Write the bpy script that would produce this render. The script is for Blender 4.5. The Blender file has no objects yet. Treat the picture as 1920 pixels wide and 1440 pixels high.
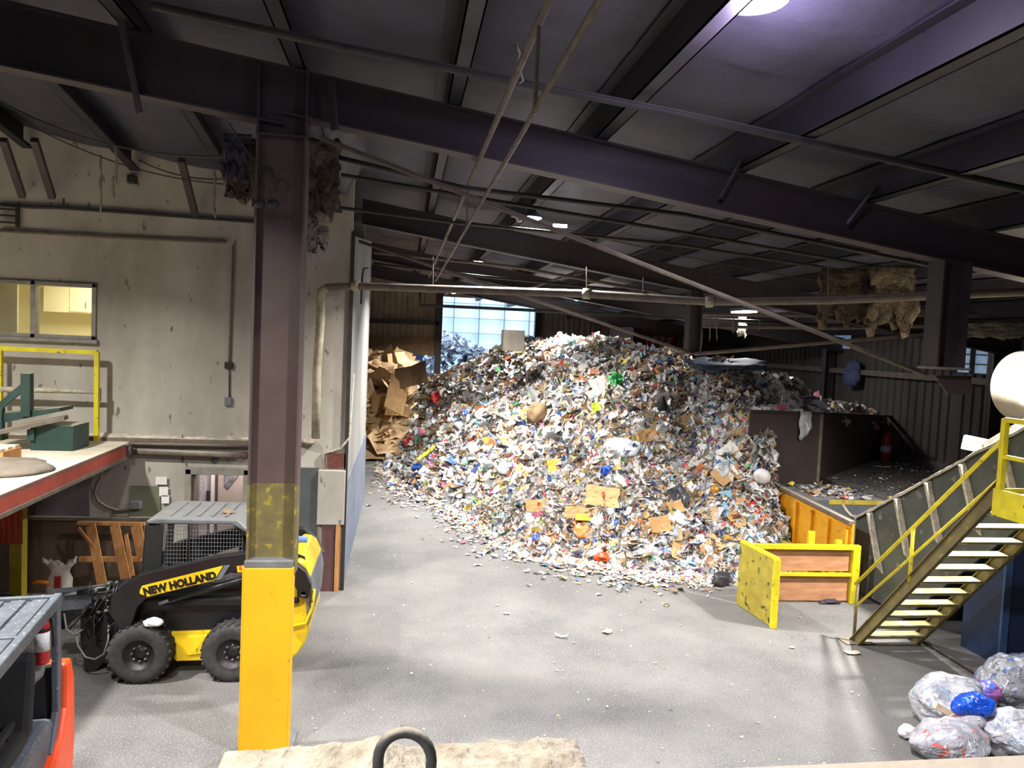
import bpy, bmesh, math, random
import numpy as np
from mathutils import Vector, Matrix, noise
random.seed(7); RNG = np.random.default_rng(11)
S = bpy.context.scene
COL = S.collection
PI = math.pi
# ---------------------------------------------------------------- camera
H = 4.65; F = 1400.0
ey = Vector((-205, 87, -1400)).normalized()
ez = Vector((.0448, .9974, .0575)); ez = (ez - ey*ez.dot(ey)).normalized()
ex = ey.cross(ez)
Mwc = Matrix((( ex.x, ey.x, ez.x), (ex.y, ey.y, ez.y), (ex.z, ey.z, ez.z)))
Rcw = Mwc.transposed()
cam_d = bpy.data.cameras.new('camera'); cam = bpy.data.objects.new('camera', cam_d); COL.objects.link(cam)
cam.matrix_world = Matrix.Translation((0, 0, H)) @ Rcw.to_4x4()
cam_d.sensor_fit = 'HORIZONTAL'; cam_d.sensor_width = 36; cam_d.lens = F/1920*36
cam_d.clip_start = .05; cam_d.clip_end = 300
S.camera = cam
CP = Vector((0, 0, H))
def ray(px, py): return Rcw @ Vector(((px-960)/F, (720-py)/F, -1))
def P(px, py, Y):
    r = ray(px, py); return CP + r*(Y/r.y)
def PX(px, py, X):
    r = ray(px, py); return CP + r*(X/r.x)
def PZ(px, py, z):
    r = ray(px, py); return CP + r*((z-H)/r.z)
def drop(x, y): return .68*max(0, min(1, (y-8.9)/4.6)) if x < -.95 and y < 14.2 else 0
def roofz(x): return 7.29 - .14*x           # underside of the roof line (top of the frame beams)
# ---------------------------------------------------------------- materials
def lin(c):
    return tuple(((v/255)/12.92 if v/255 <= .04045 else (((v/255)+.055)/1.055)**2.4) for v in c) + (1,)
MATS = {}
def mat(name, c1, c2=None, scale=3.0, rough=.7, metal=0, bump=.15, spots=None, spot_scale=20, spot_amt=.5,
        stretch=None, dust=None, dust_amt=.8, detail=6, bdist=.02, emit=None, alpha=None, trans=0, bscale=None):
    m = bpy.data.materials.new(name); m.use_nodes = True; MATS[name] = m
    nt = m.node_tree; N = nt.nodes; L = nt.links
    b = N['Principled BSDF']
    b.inputs['Roughness'].default_value = rough; b.inputs['Metallic'].default_value = metal
    tc = N.new('ShaderNodeTexCoord'); mp = N.new('ShaderNodeMapping'); L.new(tc.outputs['Object'], mp.inputs[0])
    if stretch: mp.inputs['Scale'].default_value = stretch
    col = None
    if c2 is None: c2 = tuple(min(255, v*.82) for v in c1)
    nz = N.new('ShaderNodeTexNoise'); nz.inputs['Scale'].default_value = scale; nz.inputs['Detail'].default_value = detail
    nz.inputs['Roughness'].default_value = .62
    L.new(mp.outputs[0], nz.inputs['Vector'])
    cr = N.new('ShaderNodeValToRGB'); cr.color_ramp.elements[0].position = .35; cr.color_ramp.elements[1].position = .65
    cr.color_ramp.elements[0].color = lin(c2); cr.color_ramp.elements[1].color = lin(c1)
    L.new(nz.outputs[0], cr.inputs[0]); col = cr.outputs[0]
    if spots:
        n2 = N.new('ShaderNodeTexNoise'); n2.inputs['Scale'].default_value = spot_scale; n2.inputs['Detail'].default_value = 4
        L.new(mp.outputs[0], n2.inputs['Vector'])
        r2 = N.new('ShaderNodeValToRGB'); r2.color_ramp.elements[0].position = .68 - .2*spot_amt; r2.color_ramp.elements[1].position = .74 - .2*spot_amt
        r2.color_ramp.elements[0].color = (0, 0, 0, 1); r2.color_ramp.elements[1].color = (1, 1, 1, 1)
        L.new(n2.outputs[0], r2.inputs[0])
        mx = N.new('ShaderNodeMix'); mx.data_type = 'RGBA'; L.new(r2.outputs[0], mx.inputs[0]); L.new(col, mx.inputs[6]); mx.inputs[7].default_value = lin(spots)
        col = mx.outputs[2]
    if dust:
        ge = N.new('ShaderNodeNewGeometry'); sp = N.new('ShaderNodeSeparateXYZ'); L.new(ge.outputs['Normal'], sp.inputs[0])
        r3 = N.new('ShaderNodeMapRange'); r3.inputs[1].default_value = .35; r3.inputs[2].default_value = .8; r3.inputs[4].default_value = dust_amt
        L.new(sp.outputs[2], r3.inputs[0])
        mx = N.new('ShaderNodeMix'); mx.data_type = 'RGBA'; L.new(r3.outputs[0], mx.inputs[0]); L.new(col, mx.inputs[6]); mx.inputs[7].default_value = lin(dust)
        col = mx.outputs[2]
    L.new(col, b.inputs['Base Color'])
    if bump:
        nb = N.new('ShaderNodeTexNoise'); nb.inputs['Scale'].default_value = bscale or scale*4; nb.inputs['Detail'].default_value = 5
        L.new(mp.outputs[0], nb.inputs['Vector'])
        bp = N.new('ShaderNodeBump'); bp.inputs['Strength'].default_value = bump; bp.inputs['Distance'].default_value = bdist
        L.new(nb.outputs[0], bp.inputs['Height']); L.new(bp.outputs[0], b.inputs['Normal'])
    if emit:
        b.inputs['Emission Color'].default_value = lin(emit[0]); b.inputs['Emission Strength'].default_value = emit[1]
    if alpha is not None: b.inputs['Alpha'].default_value = alpha
    if trans: b.inputs['Transmission Weight'].default_value = trans; b.inputs['IOR'].default_value = 1.1
    return m
M = mat
concrete_floor = M('floor_asphalt', (116,114,110), (90,89,88), .55, .85, bump=.5, spots=(150,148,144), spot_scale=60, spot_amt=.5, bdist=.01, bscale=90)
concrete_wall = M('dirty_concrete', (194,188,175), (146,140,129), .55, .9, stretch=(1,1,.5), bump=.3, spots=(118,110,100), spot_scale=8, spot_amt=.2, detail=9)
concrete_dark = M('dark_concrete', (95,90,86), (70,66,62), 1.2, .9, bump=.3, spots=(165,160,155), spot_scale=14, spot_amt=.3)
wall_white = M('scuffed_white_wall', (158,158,154), (128,127,122), .6, .7, bump=.1, stretch=(1,1,.3))
wall_blue = M('scuffed_blue_steel', (92,108,134), (124,130,140), 1.6, .55, bump=.1)
vinyl = M('grey_roof_blanket', (72,69,81), (55,53,63), .9, .62, bump=.5, bdist=.05, bscale=2.6)
steel_brown = M('brown_primer_steel', (60,50,51), (50,42,43), 1.2, .5, bump=.05, dust=(96,90,84), dust_amt=.7)
steel_beam = M('dusty_purlin_steel', (44,40,46), (34,31,37), 1.4, .55, bump=.05, dust=(80,75,74), dust_amt=.7)
pipe_dusty = M('dusty_pipe', (118,108,95), (98,88,76), 6, .8, bump=.3, dust=(165,155,140), dust_amt=.8)
pipe_cream = M('cream_duct', (186,176,150), (140,130,108), 5, .7, bump=.25, dust=(170,160,140))
pipe_dark = M('dark_conduit', (52,48,44), (40,37,34), 5, .7, bump=.1, dust=(130,122,110))
yellow = M('safety_yellow', (240,178,20), (232,166,14), 1.6, .5, bump=.06, spots=(120,90,30), spot_scale=16, spot_amt=-.1)
yellow_rail = M('rail_yellow', (222,205,28), (196,178,30), 5, .5, bump=.05, spots=(110,104,60), spot_scale=14, spot_amt=.15)
yellow_worn = M('worn_yellow', (176,158,52), (146,130,46), 4, .6, bump=.1, spots=(66,64,56), spot_scale=6, spot_amt=.4)
yellow_orange = M('bin_yellow', (224,160,24), (205,142,20), 3, .55, bump=.1, spots=(80,58,30), spot_scale=11, spot_amt=.12)
ochre = M('dirty_ochre', (120,108,58), (94,84,56), 4, .6, bump=.05, spots=(150,136,44), spot_scale=8, spot_amt=.4)
stringer = M('grimy_yellow_steel', (118,104,56), (92,82,54), 3, .6, bump=.1, spots=(150,132,40), spot_scale=7, spot_amt=.25)
tread_m = M('worn_tread', (166,158,124), (150,140,74), 3, .6, bump=.1)
black = M('black_paint', (30,31,32), (24,25,26), 4, .35, bump=.03)
black_matte = M('black_matte', (28,28,28), (20,20,20), 6, .8, bump=.1)
rubber = M('dusty_rubber', (62,61,60), (44,44,43), 14, .85, bump=.2)
rim_m = M('black_rim', (32,32,33), (25,25,26), 8, .5, bump=.1)
loader_yellow = M('loader_yellow', (238,205,30), (222,186,26), 2, .4, bump=.04, spots=(120,92,40), spot_scale=12, spot_amt=.12)
loader_grey = M('loader_grey', (112,116,120), (92,96,100), 6, .5, bump=.08, dust=(130,128,124), dust_amt=.5)
lift_grey = M('forklift_grey', (86,92,100), (72,77,84), 6, .5, bump=.05, spots=(150,150,150), spot_scale=40, spot_amt=.25)
orange = M('forklift_orange', (240,88,38), (225,74,30), 3, .4, bump=.04)
white_p = M('white_plastic', (228,228,226), (205,205,205), 8, .5, bump=.3)
red_m = M('red_enamel', (178,30,32), (150,24,26), 6, .4, bump=.02)
grey_m = M('mid_grey_metal', (120,122,124), (98,100,102), 5, .5, bump=.05)
grey_dark = M('grey_green_steel', (84,88,82), (62,66,62), 1.6, .5, bump=.1, spots=(120,118,110), spot_scale=5, spot_amt=.2)
column_brown = M('column_brown', (92,75,69), (76,61,57), .8, .5, bump=.04)
dust_m = M('thick_pale_dust', (206,198,180), (168,158,140), 8, .95, bump=1, bdist=.03)
dust_dark = M('fibrous_dust', (158,149,132), (122,114,98), 14, .95, bump=.6, bdist=.03)
wood = M('pallet_wood', (204,150,92), (176,120,68), 3, .8, bump=.1, stretch=(6,6,.7))
ply = M('plywood', (192,142,102), (165,116,80), 2.2, .8, bump=.1, stretch=(1,1,5))
ply_dirty = M('grimy_plywood', (112,94,74), (84,68,54), 1.5, .85, bump=.15, stretch=(3,3,.6))
panel_brown = M('brown_steel_plate', (64,52,50), (54,43,42), 1.3, .55, bump=.08, spots=(115,108,104), spot_scale=16, spot_amt=-.15)
panel_grey = M('scuffed_grey_plate', (128,126,128), (100,98,100), 1.4, .5, bump=.08)
maroon = M('maroon_boards', (104,70,68), (78,54,52), 4, .7, bump=.1, stretch=(1,1,.2))
corr_beige = M('dusty_corrugated', (176,164,146), (148,138,122), 1.2, .8, bump=.15)
corr_dark = M('grimy_corrugated', (86,80,74), (64,60,56), .8, .8, bump=.2, stretch=(1,1,.4))
blue_band = M('blue_tarp', (36,84,160), (30,70,140), 1.5, .5, bump=.1)
blue_dark = M('dark_blue_steel', (34,54,84), (24,38,62), 1.5, .45, bump=.08)
cardboard = M('brown_cardboard', (196,158,108), (176,138,92), 3, .85, bump=.1)
cardboard_d = M('dull_cardboard', (150,122,88), (128,104,76), 3, .85, bump=.1)
fluff = M('fibreglass_fluff', (112,94,74), (64,56,48), 6, 1, bump=1, bdist=.05)
orange_corr = M('orange_slats', (196,84,40), (160,62,30), 4, .6, bump=.05)
cream_wall = M('cream_office_wall', (236,226,176), (226,214,164), 1, .7, bump=0)
cabinet_m = M('cream_cabinet', (240,232,190), (232,222,178), 1, .5, bump=0)
glass = M('window_glass', (235,240,235), (225,232,228), 2, .1, bump=0, alpha=.12)
frame_m = M('window_frame_grey', (150,145,134), (128,124,114), 6, .6, bump=.05)
green_steel = M('dark_green_steel', (38,66,60), (28,50,46), 3, .5, bump=.05, dust=(190,182,162), dust_amt=.8)
red_edge = M('red_oxide_edge', (178,78,62), (158,66,52), 3, .6, bump=.1)
pale_deck = M('dusty_deck', (216,208,188), (190,180,158), 1.6, .95, bump=.4)
olive = M('olive_board', (112,116,92), (100,104,84), 3, .7, bump=.05)
paper_m = M('white_paper', (232,230,224), (214,212,206), 8, .8, bump=.1)
pink_door = M('pale_pink_door', (206,190,182), (190,174,166), 1.5, .5, bump=.02)
red_brick = M('broken_red_brick', (120,66,56), (88,48,42), 12, .9, bump=.5)
cloth_blue = M('blue_cloth', (120,150,210), (90,120,190), 6, .9, bump=.3)
clear_bag = M('clear_plastic_bag', (205,208,212), (170,174,180), 5, .22, bump=.9, bdist=.03, bscale=9)
bag_white = M('translucent_white_bag', (228,228,232), (196,198,206), 4, .25, bump=.9, bdist=.03, bscale=10, spots=(150,170,200), spot_scale=5, spot_amt=.2)
bag_red = M('bag_with_red_print', (226,226,230), (200,200,208), 4, .25, bump=.9, bdist=.03, bscale=10, spots=(226,92,70), spot_scale=4.5, spot_amt=.42)
blue_bag = M('blue_plastic', (34,92,220), (20,66,180), 5, .3, bump=.8, bdist=.03, bscale=9)
lamp_m = M('lamp_lens', (255,255,255), (255,255,255), 1, .4, bump=0, emit=((250,246,255), 45))
tube_m = M('tube_lens', (255,255,255), (255,255,255), 1, .4, bump=0, emit=((245,248,255), 12))
globe_m = M('cream_drum', (206,197,180), (184,172,152), 2, .7, bump=.2, spots=(170,156,134), spot_scale=9, spot_amt=.02)
def bagmat(name, base, cols, scale=5, rough=.2):
    m = M(name, base, tuple(v*.8 for v in base), 4, rough, bump=0); nt = m.node_tree; N = nt.nodes; L = nt.links; b = N['Principled BSDF']
    col = b.inputs['Base Color'].links[0].from_socket; tc = N['Texture Coordinate']
    for i, c in enumerate(cols):
        mp = N.new('ShaderNodeMapping'); mp.inputs['Location'].default_value = (i*7.3, i*3.1, i*5.7); mp.inputs['Scale'].default_value = (1, 1.6, .8); L.new(tc.outputs['Object'], mp.inputs[0])
        n = N.new('ShaderNodeTexNoise'); n.inputs['Scale'].default_value = scale*(1+.25*i); n.inputs['Detail'].default_value = 2; n.inputs['Distortion'].default_value = 1.2; L.new(mp.outputs[0], n.inputs['Vector'])
        r = N.new('ShaderNodeValToRGB'); r.color_ramp.elements[0].position = .6; r.color_ramp.elements[1].position = .66; L.new(n.outputs[0], r.inputs[0])
        mu = N.new('ShaderNodeMath'); mu.operation = 'MULTIPLY'; mu.inputs[1].default_value = .8; L.new(r.outputs[0], mu.inputs[0])
        mx = N.new('ShaderNodeMix'); mx.data_type = 'RGBA'; L.new(mu.outputs[0], mx.inputs[0]); L.new(col, mx.inputs[6]); mx.inputs[7].default_value = lin(c); col = mx.outputs[2]
    L.new(col, b.inputs['Base Color'])
    n = N.new('ShaderNodeTexNoise'); n.inputs['Scale'].default_value = 7; n.inputs['Detail'].default_value = 3; n.inputs['Distortion'].default_value = 2.5; n.noise_type = 'RIDGED_MULTIFRACTAL' if 'RIDGED_MULTIFRACTAL' in [e.identifier for e in n.bl_rna.properties['noise_type'].enum_items] else n.noise_type
    L.new(tc.outputs['Object'], n.inputs['Vector']); bp = N.new('ShaderNodeBump'); bp.inputs['Strength'].default_value = .8; bp.inputs['Distance'].default_value = .03; L.new(n.outputs[0], bp.inputs['Height']); L.new(bp.outputs[0], b.inputs['Normal'])
    return m
clear_bag = bagmat('clear_plastic_bag_mix', (176,178,182), [(96,98,104),(70,110,190),(226,226,230)])
bag_white = bagmat('translucent_white_bag_mix', (214,214,218), [(150,152,158),(130,166,190),(238,238,240)])
bag_red = bagmat('bag_red_print_mix', (200,200,206), [(150,152,170),(226,92,64),(240,240,240)])
blue_bag = bagmat('blue_bag_mix', (30,84,206), [(20,60,170),(110,160,235)])
# ---------------------------------------------------------------- mesh builder
ORG = {}
class MB:
    def __init__(s): s.v = []; s.f = []; s.sm = []
    def add(s, vs, fs, smooth=False):
        n = len(s.v); s.v += [Vector(v) for v in vs]; s.f += [tuple(i+n for i in f) for f in fs]; s.sm += [smooth]*len(fs); return s
    def box(s, x0, x1, y0, y1, z0, z1, rot=None, at=None):
        vs = [Vector((x, y, z)) for z in (z0, z1) for y in (y0, y1) for x in (x0, x1)]
        if rot is not None: vs = [rot @ v for v in vs]
        if at is not None: vs = [v + Vector(at) for v in vs]
        return s.add(vs, [(0,2,3,1),(4,5,7,6),(0,1,5,4),(1,3,7,5),(3,2,6,7),(2,0,4,6)])
    def beam(s, a, b, w, h, up=(0,0,1)):
        a, b = Vector(a), Vector(b); d = (b-a).normalized(); up = Vector(up)
        sd = d.cross(up)
        if sd.length < 1e-4: sd = d.cross(Vector((0,1,0)))
        sd.normalize(); u = sd.cross(d).normalized()
        vs = [p + sd*(sx*w/2) + u*(sz*h/2) for p in (a, b) for sz in (-1,1) for sx in (-1,1)]
        return s.add(vs, [(0,1,3,2),(4,6,7,5),(0,4,5,1),(1,5,7,3),(3,7,6,2),(2,6,4,0)])
    def tube(s, pts, r, n=8, cap=True):
        pts = [Vector(p) for p in pts]; m = len(pts); vs = []; prev = None
        rr = r if isinstance(r, (list, tuple)) else [r]*m
        for i, p in enumerate(pts):
            d = (pts[min(i+1, m-1)] - pts[max(i-1, 0)]).normalized()
            if prev is None:
                a = Vector((0,0,1)) if abs(d.z) < .9 else Vector((1,0,0)); u = d.cross(a).normalized()
            else:
                u = (prev - d*prev.dot(d)).normalized()
            prev = u; w = d.cross(u)
            for k in range(n):
                t = 2*PI*k/n; vs.append(p + (u*math.cos(t) + w*math.sin(t))*rr[i])
        fs = [(i*n+k, i*n+(k+1) % n, (i+1)*n+(k+1) % n, (i+1)*n+k) for i in range(m-1) for k in range(n)]
        s.add(vs, fs, True)
        if cap:
            n0 = len(s.v) - len(vs); s.f += [tuple(n0+k for k in range(n))[::-1], tuple(n0+(m-1)*n+k for k in range(n))]; s.sm += [False, False]
        return s
    def prism(s, poly, ext):
        """poly: list of 3-D points (planar); ext: extrusion vector"""
        poly = [Vector(p) for p in poly]; e = Vector(ext); n = len(poly)
        return s.add(poly + [p+e for p in poly], [tuple(range(n))[::-1], tuple(range(n, 2*n))] + [(i, (i+1) % n, n+(i+1) % n, n+i) for i in range(n)])
    def lathe(s, prof, c, axis='y', n=32, smooth=True):
        c = Vector(c); vs = []
        for k in range(n):
            t = 2*PI*k/n
            for (r, a) in prof:
                x, z = r*math.cos(t), r*math.sin(t)
                vs.append(c + (Vector((x, a, z)) if axis == 'y' else Vector((x, z, a)) if axis == 'z' else Vector((a, x, z))))
        m = len(prof); fs = [(k*m+i, k*m+i+1, ((k+1) % n)*m+i+1, ((k+1) % n)*m+i) for k in range(n) for i in range(m-1)]
        return s.add(vs, fs, smooth)
    def build(s, name, mt, parent=None, bevel=0, solid=0, sub=0, base=None):
        me = bpy.data.meshes.new(name)
        if parent is None:
            if base is None:
                xs = [v.x for v in s.v]; ys = [v.y for v in s.v]; zs = [v.z for v in s.v]
                base = Vector(((min(xs)+max(xs))/2, (min(ys)+max(ys))/2, min(zs)))
            org = Vector(base)
        else: org = ORG[parent]
        me.from_pydata([v-org for v in s.v], [], s.f)
        me.polygons.foreach_set('use_smooth', s.sm); me.update()
        bm = bmesh.new(); bm.from_mesh(me); bmesh.ops.recalc_face_normals(bm, faces=bm.faces[:]); bm.to_mesh(me); bm.free()
        o = bpy.data.objects.new(name, me); COL.objects.link(o)
        if mt: me.materials.append(mt)
        if parent is None: o.location = org; ORG[o] = org
        else: o.parent = parent; ORG[o] = org
        if solid:
            md = o.modifiers.new('s', 'SOLIDIFY'); md.thickness = solid; md.offset = 0
        if bevel:
            md = o.modifiers.new('b', 'BEVEL'); md.width = bevel; md.segments = 2; md.limit_method = 'ANGLE'; md.angle_limit = .6
        if sub:
            md = o.modifiers.new('u', 'SUBSURF'); md.levels = sub; md.render_levels = sub
        return o
def B(*a, **k): return MB().box(*a, **k)
def T(name, label, cat, loc=(0,0,0), group=None, local=False):
    o = bpy.data.objects.new(name, None); COL.objects.link(o); o.location = loc; o.empty_display_size = .2
    o['label'] = label; o['category'] = cat
    if group: o['group'] = group
    ORG[o] = Vector((0,0,0)) if local else Vector(loc)
    return o
def tag(o, label, cat, group=None, kind=None):
    o['label'] = label; o['category'] = cat
    if group: o['group'] = group
    if kind: o['kind'] = kind
    return o
def struct(o): o['kind'] = 'structure'; return o
def copy_tree(o, parent=None):
    c = o.copy(); COL.objects.link(c); c.parent = parent; ORG[c] = ORG.get(o, Vector())
    for ch in [x for x in bpy.data.objects if x.parent == o]: copy_tree(ch, c)
    return c
def ibeam(mb, a, b, depth, width, up=(0,0,1), tf=.02, tw=.012):
    """I-section from a to b; depth runs along 'up', flanges are across"""
    a, b = Vector(a), Vector(b); d = (b-a).normalized(); upv = Vector(up); upv = (upv - d*upv.dot(d)).normalized()
    mb.beam(a, b, tw, depth, upv)
    for s in (-1, 1): mb.beam(a+upv*s*(depth/2-tf/2), b+upv*s*(depth/2-tf/2), width, tf, upv)
    return mb
def corrugated(mb, a, b, z0, z1, pitch=.2, amp=.03, zb=None):
    a, b = Vector((a[0], a[1], 0)), Vector((b[0], b[1], 0)); L_ = (b-a).length; d = (b-a)/L_; nrm = Vector((-d.y, d.x, 0))
    n = int(L_/pitch); pts = []
    for i in range(n):
        t = i*pitch
        for (dt, o) in ((0,0),(.3,0),(.42,1),(.86,1)): pts.append(a + d*(t+dt*pitch) + nrm*(o*amp))
    pts.append(b)
    vs = []; fs = []
    for i, p in enumerate(pts):
        zt = z1(p.x) if callable(z1) else z1
        vs += [p+Vector((0,0,z0)), p+Vector((0,0,zt))]
    fs = [(2*i, 2*i+2, 2*i+3, 2*i+1) for i in range(len(pts)-1)]
    return mb.add(vs, fs)
def blob(c, rad, seed, amp=.25, fs=1.2, n=24, m=16, squash=None, flat=None):
    """crumpled closed lump (bag)"""
    c = Vector(c); mb = MB(); vs = []
    for i in range(m+1):
        ph = PI*i/m
        for k in range(n):
            t = 2*PI*k/n; d = Vector((math.sin(ph)*math.cos(t), math.sin(ph)*math.sin(t), math.cos(ph)))
            q = d*fs + Vector((seed*3.1, seed*1.7, seed))
            r = 1 + amp*noise.noise(q) + amp*.55*abs(noise.noise(q*2.7)) + amp*.35*noise.noise(q*6)
            p = Vector((d.x*rad[0]*r, d.y*rad[1]*r, d.z*rad[2]*r))
            if flat is not None and p.z < flat: p.z = flat + .02*noise.noise(q*5)
            vs.append(c+p)
    fs_ = [(i*n+k, i*n+(k+1) % n, (i+1)*n+(k+1) % n, (i+1)*n+k) for i in range(m) for k in range(n)]
    return mb.add(vs, fs_, True)
def text(body, size, mt, parent, mtx, name='lettering', ext=.004, scx=1.0):
    cu = bpy.data.curves.new('t', 'FONT'); cu.body = body; cu.size = size; cu.extrude = ext; cu.align_x = 'LEFT'; cu.offset = .006*size/.1
    to = bpy.data.objects.new('t', cu); COL.objects.link(to)
    dg = bpy.context.evaluated_depsgraph_get(); me = bpy.data.meshes.new_from_object(to.evaluated_get(dg))
    bpy.data.objects.remove(to); o = bpy.data.objects.new(name, me); COL.objects.link(o); me.materials.clear(); me.materials.append(mt)
    me.transform(Matrix.Translation(-ORG[parent]) @ mtx @ Matrix.Diagonal((scx,1,1,1))); o.parent = parent; ORG[o] = ORG[parent]
    return o
# ================================================================ SETTING
FL = -8.0
struct(B(-15, 16, FL, 62, -.3, 0).build('floor', concrete_floor, base=(0,0,0)))
# roof blanket sagging between purlins
PUR = [ .4 + 1.68*k for k in range(-8, 9)]
def ceil_mesh():
    x0, x1, y0, y1 = -14.2, 15.2, FL, 40.4
    xs = []
    for a, b in zip(PUR[:-1], PUR[1:]):
        for i in range(8): xs.append(a + (b-a)*i/8)
    xs.append(PUR[-1]); xs = [x0] + [x for x in xs if x0 < x < x1] + [x1]
    ys = np.arange(y0, y1+.01, .13)
    vs = []; 
    for x in xs:
        k = (x-.4)/1.68; t = k-math.floor(k); bay = math.floor(k)
        for y in ys:
            seam = (y + .35*math.sin(bay*2.3) + .18*math.sin(PI*t)) / 1.5
            st = seam - math.floor(seam)
            dz = -.1*math.sin(PI*t)*(.75+.25*noise.noise(Vector((bay*3.3, y*.5, 0))))
            dz += -.045*math.exp(-((st-.5)/.035)**2)*math.sin(PI*t) + .03*noise.noise(Vector((x*.9, y*1.3, 3)))
            dz += .012*noise.noise(Vector((x*2, y*7, 5)))
            vs.append((x, y, roofz(x) + .37 + dz - drop(x, y)))
    n = len(ys); fs = [(i*n+j, (i+1)*n+j, (i+1)*n+j+1, i*n+j+1) for i in range(len(xs)-1) for j in range(n-1)]
    return MB().add(vs, fs, True)
struct(ceil_mesh().build('ceiling', vinyl, base=(0,0,7)))
mb = MB(); mb.add([(-15,FL,roofz(-15)+.62),(16,FL,roofz(16)+.62),(16,41,roofz(16)+.62),(-15,41,roofz(-15)+.62)], [(0,1,2,3)])
struct(mb.build('roof_deck', corr_dark, solid=.05, base=(0,0,8)))
# wall with holes : x range, z range, list of holes (x0,x1,z0,z1) in plane Y
def wall_holes(x0, x1, y0, y1, z0, ztop, holes):
    xs = sorted({x0, x1, *[h[0] for h in holes], *[h[1] for h in holes]}); mb = MB()
    for a, b in zip(xs[:-1], xs[1:]):
        cuts = sorted([(h[2], h[3]) for h in holes if h[0] <= a and h[1] >= b]); z = z0
        for c0, c1 in cuts:
            if c0 > z: mb.box(a, b, y0, y1, z, c0)
            z = c1
        vs = [(x, y, zz) for (x, zz) in ((a, z), (b, z), (b, ztop(b)), (a, ztop(a))) for y in (y0, y1)]
        mb.prism([(a,y0,z),(b,y0,z),(b,y0,ztop(b)),(a,y0,ztop(a))], (0, y1-y0, 0))
    return mb
WY = 13.7
wl, wr_ = P(-140, 630, WY).x, P(181, 630, WY).x
wz0, wz1 = P(90, 634, WY).z, P(90, 528, WY).z
dx0, dx1 = P(347, 980, WY).x, P(466, 980, WY).x; dz1 = P(400, 879, WY).z
struct(wall_holes(-14.5, -.95, WY, WY+.25, 0, lambda x: roofz(x)+.3, [(wl, wr_, wz0, wz1), (dx0, dx1, 0, dz1)]).build('wall_left', concrete_wall, base=(-5, WY, 0)))
o = MB().prism([(-1.15,WY+.25,1.9),(-1.15,21.6,1.9),(-1.15,21.6,7.3),(-1.15,WY+.25,6.45)], (.2,0,0)).build('wall_passage', wall_white); struct(o)
o = B(-1.15, -.93, WY+.25, 21.6, 0, 1.9).build('wall_passage_kickplate', wall_blue); struct(o)
struct(B(-14.5, -1.15, 21.5, 21.7, 0, 9).build('wall_passage_return', concrete_wall))
# right wall: corrugated above concrete curb, with a window hole
RX = 14.5
mb = MB(); wy0, wy1 = 16.7, 17.85; rz0, rz1 = 4.38, 5.35
for (a, b, z0, z1) in ((FL, wy0, 1.7, 6), (wy1, 40.4, 1.7, 6), (wy0, wy1, 1.7, rz0), (wy0, wy1, rz1, 6)): corrugated(mb, (RX, a), (RX, b), z0, z1, .32, .05)
struct(mb.build('wall_right', corr_dark, base=(RX, 10, 0)))
struct(B(RX-.25, RX+.1, 11, 40.4, 0, 1.95).build('wall_right_curb', concrete_dark))
struct(B(RX, RX+.1, FL, 11, 0, 1.95).build('wall_right_base', corr_dark))
# back wall with the big opening
bx0, bx1, bz1 = P(829, 600, 40).x, P(1002, 600, 40).x, P(830, 556, 40).z
mb = MB()
corrugated(mb, (-14.5, 40), (bx0, 40), P(760,632,40).z, lambda x: roofz(x)+.6, .3, .05)
corrugated(mb, (bx1, 40), (11.2, 40), 0, lambda x: roofz(x)+.6, .3, .05)
corrugated(mb, (bx0, 40), (bx1, 40), bz1, lambda x: roofz(x)+.6, .3, .05)
struct(mb.build('wall_back', corr_beige, base=(0, 40, 0)))
mb = MB(); corrugated(mb, (11.2, 40), (16, 40), 0, lambda x: roofz(x)+.6, .3, .05)
struct(mb.build('wall_back_corner', corr_dark, base=(12, 40, 0)))
za = P(760, 664, 39.9).z
struct(B(-14.5, bx0-.1, 39.9, 40.1, za, P(760,632,40).z).build('wall_back_band', cardboard_d))
struct(B(-14.5, P(792,690,39.8).x, 39.8, 40.0, 0, za).build('wall_back_blue_base', blue_band))
struct(B(bx0-.35, bx0, 39.7, 40.1, 0, bz1+.4).build('trim_1', steel_brown))
struct(B(bx1, bx1+.35, 39.7, 40.1, 0, bz1+.2).build('trim_2', steel_brown))
g = T('wall_girt', 'brown horizontal steel girt across the far beige corrugated wall', 'girt', P(700, 605, 39.8))
MB().beam(P(660, 600, 39.8), P(822, 606, 39.8), .2, .22).build('channel', steel_brown, g)
# enclosing walls out of the frame
struct(B(-15, 16, FL-.2, FL, 0, 9.6).build('wall_front', corr_dark))
struct(B(-14.7, -14.5, FL, 40.4, 0, 9.6).build('wall_outer_left', corr_dark))
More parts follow.
